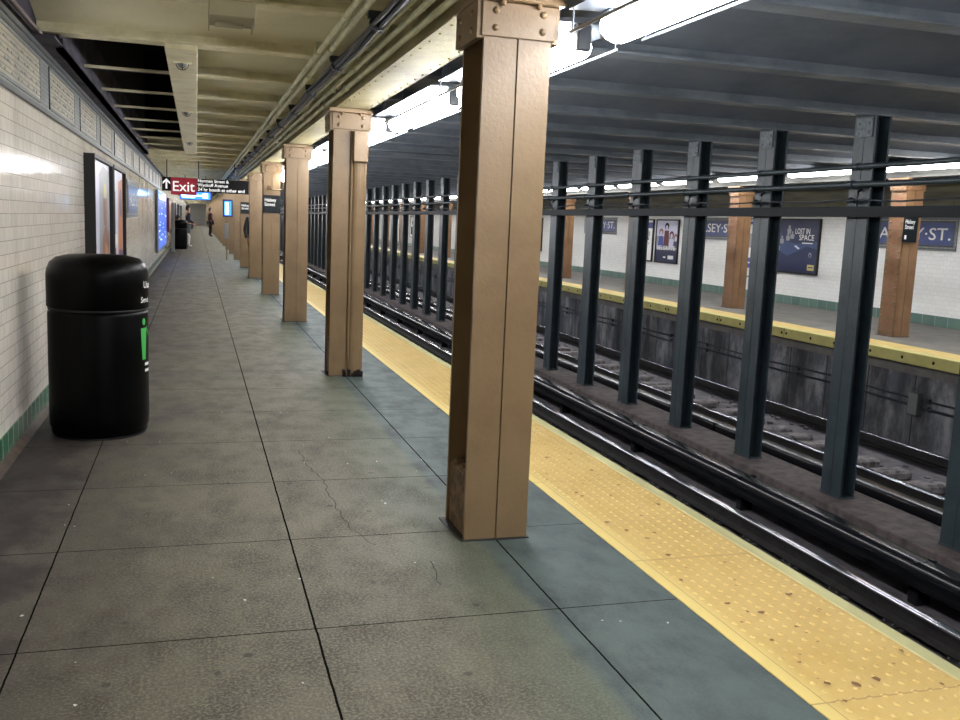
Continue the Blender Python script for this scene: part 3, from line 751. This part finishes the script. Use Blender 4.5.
# ------------------------------------------------------------------ wall posters / panels
def poster(x, ya, yb, za, zb, lab, face, art, depth=.05, fr=None, name='poster'):
    """face=+1: hangs on the left wall facing +x, -1: on the opposite wall facing -x. art(mbfun) draws in (u,v) 0..1 as seen."""
    r = tag(empty(name, (x, (ya+yb)/2, za)), lab, 'poster')
    w = yb-ya; h = zb-za; s = face
    m = MB(); t_ = .035
    def bx(x0, x1, *a): m.box(min(x0*s, x1*s), max(x0*s, x1*s), *a)
    bx(0, depth, -w/2, -w/2+t_, 0, h); bx(0, depth, w/2-t_, w/2, 0, h); bx(0, depth, -w/2+t_, w/2-t_, 0, t_); bx(0, depth, -w/2+t_, w/2-t_, h-t_, h)
    m.build('frame', fr or M['black_matte'], r)
    mats = []; m = MB()
    def q(mt, pts, lift=0):
        if mt not in mats: mats.append(mt)
        m.mi = mats.index(mt)
        xx = (depth*.55+.0015*lift)*s
        P = []
        for u, v in pts:
            yy = (-w/2+t_ + (w-2*t_)*u) if s > 0 else (w/2-t_ - (w-2*t_)*u)
            P.append((xx, yy, t_+(h-2*t_)*v))
        m.poly(P)
    def rect(mt, u0, u1, v0, v1, lift=1): q(mt, [(u0, v0), (u1, v0), (u1, v1), (u0, v1)], lift)
    def disc(mt, cu, cv, ru, rv, lift=1, n=14): q(mt, [(cu+ru*math.cos(2*PI*i/n), cv+rv*math.sin(2*PI*i/n)) for i in range(n)], lift)
    def text(mt, txt, u, v, size, lift=3, fit=None, bold=0.0):
        if mt not in mats: mats.append(mt)
        m.mi = mats.index(mt)
        yy = (-w/2+t_ + (w-2*t_)*u) if s > 0 else (w/2-t_ - (w-2*t_)*u)
        put_text(m, txt, size, ((depth*.55+.0015*lift)*s, yy, t_+(h-2*t_)*v), (0, s, 0), (0, 0, 1), bold=bold, fit=fit)
    art(rect, disc, text, q)
    m.build('print', [bpy.data.materials[n_.name] for n_ in mats], r)
    return r
def art_figure(rect, disc, text, q):
    rect(M['lav'], 0, 1, 0, 1, 0)
    q(M['greyp'], [(.38, .0), (.95, .0), (.97, .95), (.62, .98), (.42, .9)], 1)
    q(M['brown'], [(.5, .0), (.92, .0), (.92, .42), (.74, .52), (.56, .4)], 2)
    q(M['orange'], [(.6, .08), (.85, .0), (.86, .3), (.7, .36)], 3)
    disc(M['gold'], .72, .78, .09, .06, 3); q(M['brown'], [(.64, .5), (.8, .5), (.84, .72), (.6, .72)], 3)
    disc(M['navy'], .16, .34, .07, .05, 2); disc(M['lav'], .16, .34, .045, .032, 3)
def art_purple(rect, disc, text, q):
    rect(M['lav'], 0, 1, 0, 1, 0); rect(M['purple'], 0, .35, .3, .8, 1); q(M['orange'], [(.55, .2), (.95, .12), (1, .95), (.6, .9)], 1)
    disc(M['purple'], .8, .7, .13, .14, 2); rect(M['maroon'], .08, .34, 0, .27, 2); rect(M['white'], .0, .5, .3, .4, 2); q(M['purple'], [(.5, 0), (.98, 0), (.98, .22), (.62, .24)], 3); rect(M['white'], .6, .9, .05, .09, 4); rect(M['white'], .66, .84, .12, .16, 4)
def art_space(rect, disc, text, q):
    rect(M['navy'], 0, 1, 0, 1, 0); q(M['navy2'], [(0, .45), (.3, .3), (.75, .5), (1, .45), (1, 1), (0, 1)], 1)
    q(M['navy'], [(0, .95), (.2, .6), (.5, .55), (1, .6), (1, 1), (0, 1)], 2)
    for cu, cv, r_ in ((.32, .86, .045), (.30, .72, .04), (.16, .66, .035), (.40, .76, .03), (.08, .52, .035)):
        disc(M['greyp'], cu, cv, r_*.6, r_, 3); q(M['greyp'], [(cu-.04, cv-.12), (cu+.04, cv-.12), (cu+.05, cv-.03), (cu-.05, cv-.03)], 3)
    q(M['lav'], [(.46, .5), (.56, .44), (.6, .46), (.5, .52)], 3)
    text(M['white'], 'LOST IN', .46, .74, .17, fit=.52, bold=.01); text(M['white'], 'SPACE', .56, .62, .17, fit=.52, bold=.01); rect(M['white'], .64, .88, .555, .575, 3)
    disc(M['greyp'], .84, .34, .035, .05, 3); disc(M['navy'], .84, .33, .02, .035, 4); rect(M['gold'], .8, .95, .05, .16, 3); rect(M['navy'], .82, .93, .1, .12, 4)
def art_band(rect, disc, text, q):
    rect(M['greyp'], 0, 1, 0, 1, 0); rect(M['lav'], 0, 1, .62, 1, 1)
    for cu, cv, hm, bm in ((.22, .72, M['brown'], M['blue']), (.48, .86, M['cloth_black'], M['maroon']), (.72, .66, M['maroon'], M['lav']), (.92, .6, M['brown'], M['navy'])):
        q(bm, [(cu-.13, .36), (cu+.13, .36), (cu+.1, cv-.1), (cu-.1, cv-.1)], 2); disc(hm, cu, cv, .1, .09, 3); disc(M['lav'], cu, cv-.03, .055, .06, 4)
    rect(M['navy'], 0, 1, 0, .3, 4); text(M['white'], 'BELGRAVE', .06, .29, .16, 6, fit=1.05, bold=.015); rect(M['white'], .6, .86, .07, .16, 5); rect(M['white'], .38, .5, .09, .13, 5)
def art_white(rect, disc, text, q):
    rect(M['white'], 0, 1, 0, 1, 0); rect(M['blue'], 0, 1, .8, .95, 1); disc(M['greyp'], .55, .66, .3, .13, 2); q(M['navy'], [(.3, .62), (.8, .5), (.8, .56), (.3, .68)], 3); disc(M['greyp'], .8, .42, .03, .02, 3)
def art_blueband(rect, disc, text, q):
    rect(M['white'], 0, 1, 0, 1, 0); rect(M['blue'], 0, 1, .91, .96, 1); rect(M['blue'], 0, 1, .14, .32, 1); rect(M['white'], 0, 1, .22, .245, 2); rect(M['greyp'], .2, .8, .5, .75, 1)
def art_plain(c1, c2):
    def f(rect, disc, text, q):
        rect(c1, 0, 1, 0, 1, 0); rect(c2, .15, .85, .1, .5, 1); disc(c2, .5, .7, .2, .12, 2)
    return f
poster(XW, 9.86, 11.98, .55, 1.95, 'tall framed white poster with a standing figure on the left wall', 1, art_figure, depth=.1)
poster(XW, 12.12, 14.05, .55, 1.95, 'framed purple and orange poster beyond the white figure poster', 1, art_purple, depth=.1)
poster(XOW, 16.9, 18.5, .67, 1.85, 'dark blue space themed poster with white title on the opposite wall', -1, art_space)
poster(XOW, 18.85, 19.98, .48, 1.86, 'white poster with blue bands beside the space poster on the opposite wall', -1, art_blueband, fr=M['galv'])
poster(XOW, 22.95, 24.25, .6, 1.8, 'poster of a band of long-haired figures above white lettering', -1, art_band)
poster(XOW, 24.42, 25.6, .6, 1.8, 'white poster with a blue top next left of the band poster', -1, art_white)
for i, (y, a_, lab) in enumerate(((33.5, art_plain(M['lav'], M['navy']), 'lavender poster further down the opposite wall, seen between black columns'), (40.5, art_plain(M['blue'], M['white']), 'bright blue poster down the opposite wall'),
                           (47.5, art_plain(M['lav'], M['purple']), 'pale purple poster with dark figure far down the opposite wall'), (55, art_plain(M['white'], M['cloth_black']), 'white poster with black figure far down the opposite wall'), (64, art_plain(M['greyp'], M['navy']), 'small grey poster farthest down the opposite wall'))):
    poster(XOW, y, y+1.5, .55, 1.8, lab, -1, a_)
# left wall blue screen and maroon board, grey post
r = tag(empty('advertising_screen', (XW+.03, 29.6, .35)), 'tall glowing blue advertising screen on the left wall', 'screen')
m = MB(); m.box(0, .05, -3.3, 3.5, 0, 1.66, .01); m.build('housing', M['galv'], r)
m = MB(); m.box(.05, .056, -3.2, 3.4, .06, 1.6); dp_ = m.build('display', M['panel_glow'], r)
m = MB(); rr = random.Random(4)
for i in range(26):
    y_ = rr.uniform(-3, 3.1); z_ = rr.uniform(.15, 1.5); m.box(.056, .059, y_, y_+rr.uniform(.05, .3), z_, z_+rr.uniform(.01, .05))
m.box(.056, .06, -2.7, 2.6, 1.42, 1.52); m.build('screen_text', mat('screen_white_text', (200, 220, 255), .3, emit=(190, 215, 255), es=1.6), dp_)
r = tag(empty('notice_board', (XW+.03, 36.6, .75)), 'narrow maroon notice board on the left wall beyond the blue screen', 'notice board')
m = MB(); m.box(0, .1, -1.9, 1.9, 0, 1.17, .01); m.build('board', M['maroon'], r); m = MB(); m.box(.1, .104, -1.7, 1.7, .1, 1.07); m.build('notice', M['brown'], r)
r = tag(empty('wall_post', (XW+.22, 36.2, 0)), 'slim grey green metal post against the left wall under the exit sign', 'post')
m = MB(); m.box(-.06, .06, -.06, .06, .02, 1.75, .01); m.build('post', M['galv'], r); m = MB(); m.box(-.09, .09, -.09, .09, 0, .02, .003); m.build('foot_plate', M['galv'], r)
for y in (50, 58, 68): 
    poster(XW, y, y+2.2, .5, 1.9, {50: 'pale panel on the left wall behind the seated people', 58: 'blue panel far down the left wall', 68: 'farthest dim panel on the left wall'}[y], 1, art_plain(M['lav'] if y != 58 else M['blue'], M['greyp']), depth=.06)

# mosaic name panels
def mosaic(x, ya, yb, face, lab, za=1.31, zb=1.90):
    r = tag(empty('mosaic_name_panel', (x+.003*face, (ya+yb)/2, za)), lab, 'mosaic sign', 'mosaic station name panels')
    w = yb-ya; h = zb-za; s = face
    m = MB(); m.box(min(0, .014*s), max(0, .014*s), -w/2, w/2, 0, h); m.build('border', M['mosaic'], r)
    m = MB(); m.box(min(.014*s, .018*s), max(.014*s, .018*s), -w/2+.05, w/2-.05, .07, h-.07); m.box(min(.014*s, .017*s), max(.014*s, .017*s), -w/2+.02, w/2-.02, .025, .045); m.box(min(.014*s, .017*s), max(.014*s, .017*s), -w/2+.02, w/2-.02, h-.045, h-.025); m.build('inner_border', M['mosaic_dark'], r)
    m = MB(); m.box(min(.018*s, .021*s), max(.018*s, .021*s), -w/2+.08, w/2-.08, .10, h-.10); nf_ = m.build('name_field', M['mosaic_blue'], r)
    m = MB(); put_text(m, 'HALSEY\u00b7ST.', .30, (.0235*s, -s*(w/2-.32), .19), (0, s, 0), (0, 0, 1), fit=w-.45, bold=.006); m.build('lettering', M['white'], nf_)
    return r
mosaic(XW, 15.62, 18.3, 1, 'faded mosaic station name panel on the left wall past the framed posters')
mosaic(XOW, 13.2, 15.75, -1, 'blue mosaic station name panel at the right edge of the opposite wall')
mosaic(XOW, 20.06, 22.6, -1, 'blue mosaic name panel between the white banded poster and the band poster', zb=1.86)
mosaic(XOW, 26.95, 29.5, -1, 'mosaic name panel on the opposite wall left of the white and blue poster', zb=1.84)
mosaic(XOW, 36.5, 39.0, -1, 'farthest mosaic name panel on the opposite wall', zb=1.84)

# station signs on columns (face -y)
def station_sign(x, y, z0, z1, lab, par=None):
    r = tag(empty('station_sign', (x, y, z0)), lab, 'sign', 'black Halsey Street column signs')
    m = MB(); m.box(0, .30, -.022, -.0, 0, z1-z0, .003); pl_ = m.build('plate', M['sign_dark'], r)
    m = MB(); m.box(.0, .30, -.025, -.0, z1-z0, z1-z0+.018, .002); m.build('top_rail', M['seam'], r)
    m = MB(); put_text(m, 'Halsey', .085, (.02, -.0235, (z1-z0)-.095), (1, 0, 0), (0, 0, 1), bold=.012, fit=.21); put_text(m, 'Street', .085, (.02, -.0235, (z1-z0)-.175), (1, 0, 0), (0, 0, 1), bold=.012, fit=.19)
    m.build('lettering', M['white'], pl_)
    return r
station_sign(1.16, 3.94+BAY*3, 1.49, 1.785, 'black Halsey Street sign on the fourth near platform column')
station_sign(1.16, 3.94+BAY*5, 1.47, 1.76, 'black Halsey Street sign on the sixth near platform column, half hidden')
s3 = station_sign(10.12, 11.80, 1.44, 1.81, 'black Halsey Street sign on the opposite platform column')
s3.scale.x = .84
m = MB(); m.box(.03, .07, -.0245, -.022, .04, .10); m.build('small_mark', M['white'], s3)

# exit sign
r = tag(empty('exit_sign', (-.70, 21.5, 1.875)), 'long hanging black sign with red Exit panel and white arrow', 'sign')
m = MB(); m.box(0, 1.80, -.02, .02, 0, .29, .004); m.build('panel', M['sign_black'], r)
m = MB(); m.box(.18, .71, -.028, .028, -.075, .29, .004); m.build('exit_panel', M['red'], r)['label'] = 'red Exit panel'
m = MB(); m.raw([(.09+u, -.0215, .145+v) for u, v in ((-.018, -.10), (.018, -.10), (.018, .03), (.018, .10), (-.018, .10), (-.018, .03))], [(0, 1, 2, 5), (5, 2, 3, 4)])
m.raw([(.09+u, -.0225, .145+v) for u, v in ((0, .115), (-.075, .04), (-.075, -.005), (0, .065), (.075, -.005), (.075, .04))], [(0, 1, 2, 3), (0, 3, 4, 5)])
put_text(m, 'Exit', .30, (.20, -.0295, .005), (1, 0, 0), (0, 0, 1), bold=.006, fit=.47)
put_text(m, 'Norman Street &', .095, (.73, -.0215, .215), (1, 0, 0), (0, 0, 1), bold=.012, fit=.65)
put_text(m, 'Wyckoff Avenue', .095, (.73, -.0215, .125), (1, 0, 0), (0, 0, 1), bold=.012, fit=.63)
put_text(m, '24 hr booth at other end', .095, (.73, -.0215, .03), (1, 0, 0), (0, 0, 1), bold=.012, fit=.98)
m.build('lettering', mat('sign_white', (240, 240, 240), .4, emit=(255, 255, 255), es=.25), r)  # faint glow added to the white letters to keep them bright
m = MB()
for xx in (.1, .75, 1.5): m.tube([(xx, 0, .29), (xx, 0, .66)], .012, 6)
m.build('hanger_rod', M['black_matte'], r)
# blue led display
r = tag(empty('train_display', (-.47, 30, 1.82)), 'glowing blue train time display hanging behind the exit sign', 'display')
m = MB(); m.box(0, .89, -.08, .08, 0, .26, .01); m.build('housing', M['navy'], r)
m = MB(); m.box(.02, .87, -.085, -.08, .02, .24); m.build('screen', M['blue_glow'], r)
m = MB(); m.box(.08, .43, -.088, -.085, .06, .20); m.box(.45, .64, -.088, -.085, .115, .145); m.box(.66, .80, -.088, -.085, .06, .20); m.raw([(.03, -.088, .13), (.08, -.088, .07), (.08, -.088, .19)], [(0, 1, 2)]); m.build('display_text', M['cyan_glow'], r)
m = MB(); m.tube([(.15, 0, .26), (.15, 0, .72)], .012, 6); m.tube([(.75, 0, .26), (.75, 0, .72)], .012, 6); m.build('hanger_rod', M['black_matte'], r)
# screen on a post by column seven
r = tag(empty('information_kiosk', (.93, 31.2, 0)), 'slim kiosk post with a glowing blue screen beside the seventh near column', 'kiosk')
m = MB(); m.box(-.02, .02, .0, .04, 0, 1.36, .004); m.build('post', M['tan'], r); m = MB(); m.box(-.07, .05, -.05, .0, .66, 1.15, .006); m.build('control_box', M['galv'], r)
m = MB(); m.box(-.13, .18, -.09, .09, 1.35, 1.90, .01); m.build('screen_housing', M['navy'], r)
m = MB(); m.box(-.08, .13, -.096, -.09, 1.40, 1.84); m.build('screen', M['blue_glow'], r)
m = MB(); m.box(-.05, .04, -.1, -.096, 1.43, 1.8); m.build('screen_text', M['cyan_glow'], r)
# small bulb on fourth column with bent conduit
r = tag(empty('bulb_lamp', (1.50, 17.5, 1.9)), 'small bare glowing bulb on a bent conduit beside the fourth near column', 'lamp')
m = MB(); m.tube([(-.24, -.0, .03), (-.2, -.0, .0), (-.02, 0, .0), (0, 0, .03), (0, 0, .16)], .012, 6); m.tube([(0, 0, .26), (.0, 0, .36), (.02, 0, .42), (-.02, 0, .47), (-.02, .1, .49)], .012, 6); m.build('conduit_arm', M['tan'], r)
m = MB(); m.lathe([(0, .15), (.025, .155), (.04, .18), (.042, .22), (.025, .255), (0, .26)], 0, 0, 12); m.build('bulb', M['bulb'], r)
m = MB(); m.box(-.27, -.2, -.02, .03, .0, .07, .005); m.build('junction', M['tan_dark'], r)

# ------------------------------------------------------------------ people and bench
def person(name, loc, rot, joints, radii, edges, lab, skinmat, parts, head):
    """body grown from a skeleton by a skin modifier, made real; clothing as children"""
    r = tag(empty(name, loc), lab, 'person'); r.rotation_euler.z = rot
    def grow(nm, keys, mt, inflate=1.0):
        idx = {k: i for i, k in enumerate(keys)}
        me = bpy.data.meshes.new(nm); me.from_pydata([joints[k] for k in keys], [(idx[a], idx[b]) for a, b in edges if a in idx and b in idx], [])
        o = bpy.data.objects.new(nm, me); C.objects.link(o)
        o.modifiers.new('s', 'SKIN'); me.skin_vertices[0].data  # layer exists
        for k, i in idx.items():
            v = me.skin_vertices[0].data[i]; rr_ = radii[k]; rr_ = rr_ if isinstance(rr_, tuple) else (rr_, rr_); v.radius = (rr_[0]*inflate, rr_[1]*inflate); v.use_root = (i == 0)
        sub = o.modifiers.new('d', 'SUBSURF'); sub.levels = 1; sub.render_levels = 1
        dg = bpy.context.evaluated_depsgraph_get(); m2 = bpy.data.meshes.new_from_object(o.evaluated_get(dg))
        bpy.data.objects.remove(o); m2.materials.clear(); m2.materials.append(mt)
        for p in m2.polygons: p.use_smooth = True
        o2 = bpy.data.objects.new(nm, m2); C.objects.link(o2); o2.parent = r; return o2
    grow('body', list(joints.keys()), skinmat)
    for nm, keys, mt, inf in parts: grow(nm, keys, mt, inf)
    # hair cap
    hx, hy, hz = head
    m = MB(); m.dome((hx, hy+.012, hz+.0), (0, .15, 1), .112, .135, 12, 5); m.raw([(hx+.10*math.cos(a), hy+.02+.10*math.sin(a), hz-z_) for z_ in (0, .1) for a in [PI*i/8 for i in range(9)]], [(i, i+1, i+10, i+9) for i in range(8)], True)
    m.build('hair', M['hair'], r)
    m = MB(); m.dome((hx, hy-.10, hz-.035), (0, -1, -.2), .016, .028, 6, 2)
    m.build('nose', skinmat, r)
    m = MB(); [m.dome((hx+s*.035, hy-.092, hz-.0), (0, -1, 0), .011, .006, 6, 2) for s in (-1, 1)]; m.box(hx-.025, hx+.025, hy-.102, hy-.094, hz-.08, hz-.072); m.build('eyes_and_mouth', M['maroon'], r)
    return r
def skel_stand(h=1.7, arm=0.0):
    s = h/1.7
    J = {'pelvis': (0, 0, .93), 'waist': (0, 0, 1.08), 'chest': (0, .0, 1.28), 'neck': (0, .0, 1.45), 'headlow': (0, -.02, 1.52), 'head': (0, -.015, 1.62)}
    Rr = {'pelvis': (.16, .12), 'waist': (.14, .10), 'chest': (.17, .115), 'neck': .055, 'headlow': .07, 'head': .088}
    E_ = [('pelvis', 'waist'), ('waist', 'chest'), ('chest', 'neck'), ('neck', 'headlow'), ('headlow', 'head')]
    for sd, n in ((-1, 'l'), (1, 'r')):
        J.update({n+'hip': (.09*sd, 0, .86), n+'knee': (.1*sd, -.02, .49), n+'ank': (.1*sd, .02, .09), n+'toe': (.11*sd, -.13, .045),
                  n+'sh': (.19*sd, 0, 1.38), n+'elb': (.25*sd, .02-arm*.2, 1.1), n+'wri': (.24*sd, -.08-arm, .88+arm*.6), n+'palm': (.24*sd, -.11-arm, .82+arm*.6)})
        Rr.update({n+'hip': .085, n+'knee': .058, n+'ank': .042, n+'toe': (.038, .03), n+'sh': .06, n+'elb': .044, n+'wri': .03, n+'palm': (.035, .018)})
        E_ += [('pelvis', n+'hip'), (n+'hip', n+'knee'), (n+'knee', n+'ank'), (n+'ank', n+'toe'), ('chest', n+'sh'), (n+'sh', n+'elb'), (n+'elb', n+'wri'), (n+'wri', n+'palm')]
        for q in range(4):
            k = n+'f%d' % q; J[k] = (.24*sd+(q-1.5)*.018, -.14-arm, .75+arm*.6+(.006 if q in (1, 2) else .02)); Rr[k] = .009; E_.append((n+'palm', k))
        k = n+'th'; J[k] = (.24*sd-.04*sd, -.15-arm, .80+arm*.6); Rr[k] = .010; E_.append((n+'palm', k))
    J = {k: (v[0]*s, v[1]*s, v[2]*s) for k, v in J.items()}
    return J, Rr, E_
def coat_keys(full=True):
    ks = ['chest', 'waist', 'pelvis']
    for n in 'lr': ks += [n+'sh', n+'elb', n+'wri']
    return ks
TR = ['pelvis', 'lhip', 'lknee', 'lank', 'rhip', 'rknee', 'rank']
SH = lambda n: [n+'ank', n+'toe']
J, Rr, E_ = skel_stand(1.72, .15)
person('person', (-.34, 43.4, 0), PI/2+.2, J, Rr, E_, 'standing person in a dark navy jacket and grey trousers beside the far bench', M['skin'],
       [('jacket', coat_keys(), M['cloth_navy'], 1.25), ('trousers', TR, M['cloth_grey'], 1.2), ('shoe', SH('l'), M['cloth_black'], 1.35), ('shoe', SH('r'), M['cloth_black'], 1.35)], (0, -.015, 1.64))
J, Rr, E_ = skel_stand(1.78, .05)
person('person', (.84, 62.0, 0), PI*.6, J, Rr, E_, 'distant standing person in a dark maroon coat beside the near platform columns', M['skin_d'],
       [('coat', coat_keys(), M['cloth_maroon'], 1.35), ('trousers', TR, M['cloth_black'], 1.2), ('shoe', SH('l'), M['cloth_black'], 1.35), ('shoe', SH('r'), M['cloth_black'], 1.35)], (0, -.015, 1.71))
J, Rr, E_ = skel_stand(1.64, .02)
person('person', (1.40, 24.3, 0), .3, J, Rr, E_, 'person in a black coat mostly hidden behind the fifth near platform column', M['skin_d'],
       [('coat', coat_keys(), M['cloth_black'], 1.45), ('trousers', TR, M['cloth_black'], 1.15), ('shoe', SH('l'), M['cloth_black'], 1.35), ('shoe', SH('r'), M['cloth_black'], 1.35)], (0, -.015, 1.56))
def skel_sit():
    J, Rr, E_ = skel_stand(1.7, .0)
    dz = -.42
    for k in J:
        x, y, z = J[k]
        if k[1:] in ('knee',): J[k] = (x, -.44, .52)
        elif k[1:] == 'ank': J[k] = (x, -.40, .09)
        elif k[1:] == 'toe': J[k] = (x, -.55, .045)
        elif k[1:] == 'hip': J[k] = (x, -.03, .53)
        elif k[1:] in ('wri', 'palm', 'th') or k[1:2] == 'f': J[k] = (x*.8, y-.22, z+dz+.17)
        elif k[1:] == 'elb': J[k] = (x, -.06, z+dz+.02)
        else: J[k] = (x, y, z+dz)
    return J, Rr, E_
J, Rr, E_ = skel_sit()
person('person', (-.72, 41.6, 0), PI/2, J, Rr, E_, 'seated person with dark hair and white trousers on the bench behind the far bin', M['skin'],
       [('jacket', coat_keys(), M['cloth_black'], 1.25), ('trousers', TR, M['cloth_white'], 1.2), ('shoe', SH('l'), M['cloth_white'], 1.35), ('shoe', SH('r'), M['cloth_white'], 1.35)], (0, -.015, 1.215))
r = tag(empty('bench', (-.80, 42.0, 0)), 'wooden platform bench against the left wall under the seated person', 'bench')
m = MB(); m.box(-.2, .22, -1.0, 1.0, .38, .415, .008); m.build('seat', M['wood'], r)
m = MB(); m.box(-.22, -.18, -1.0, 1.0, .50, .85, .008); m.build('backrest', M['wood'], r)
for yy in (-.95, 0, .95):
    m = MB(); m.box(-.2, .2, yy-.03, yy+.03, 0, .40, .005); m.build('leg', M['wood'], r)

# ------------------------------------------------------------------ camera, world, view
import math as _m
a, b_, c_ = 0.29606955, 0.14212685, -0.0421884
f = Vector((_m.sin(a)*_m.cos(b_), _m.cos(a)*_m.cos(b_), -_m.sin(b_)))
rgt = Vector((_m.cos(a), -_m.sin(a), 0)); d = f.cross(rgt)
r2 = rgt*_m.cos(c_) + d*_m.sin(c_); d2 = -rgt*_m.sin(c_) + d*_m.cos(c_)
mx = Matrix(((r2.x, -d2.x, -f.x, 0), (r2.y, -d2.y, -f.y, 0), (r2.z, -d2.z, -f.z, 1.42), (0, 0, 0, 1)))
cd = bpy.data.cameras.new('camera'); cam = bpy.data.objects.new('camera', cd); C.objects.link(cam); cam.matrix_world = mx
cd.sensor_width = 36; cd.lens = .94002378*1000/960*36; cd.clip_end = 400; cd.clip_start = .05
S.camera = cam
w = bpy.data.worlds.new('World'); S.world = w; w.use_nodes = True; w.node_tree.nodes['Background'].inputs[0].default_value = (0, 0, 0, 1)
S.view_settings.view_transform = 'Standard'; S.view_settings.look = 'None'; S.view_settings.gamma = 1; S.view_settings.exposure = 1.1
S.cycles.use_denoising = True
S.cycles.max_bounces = 8; S.cycles.diffuse_bounces = 6
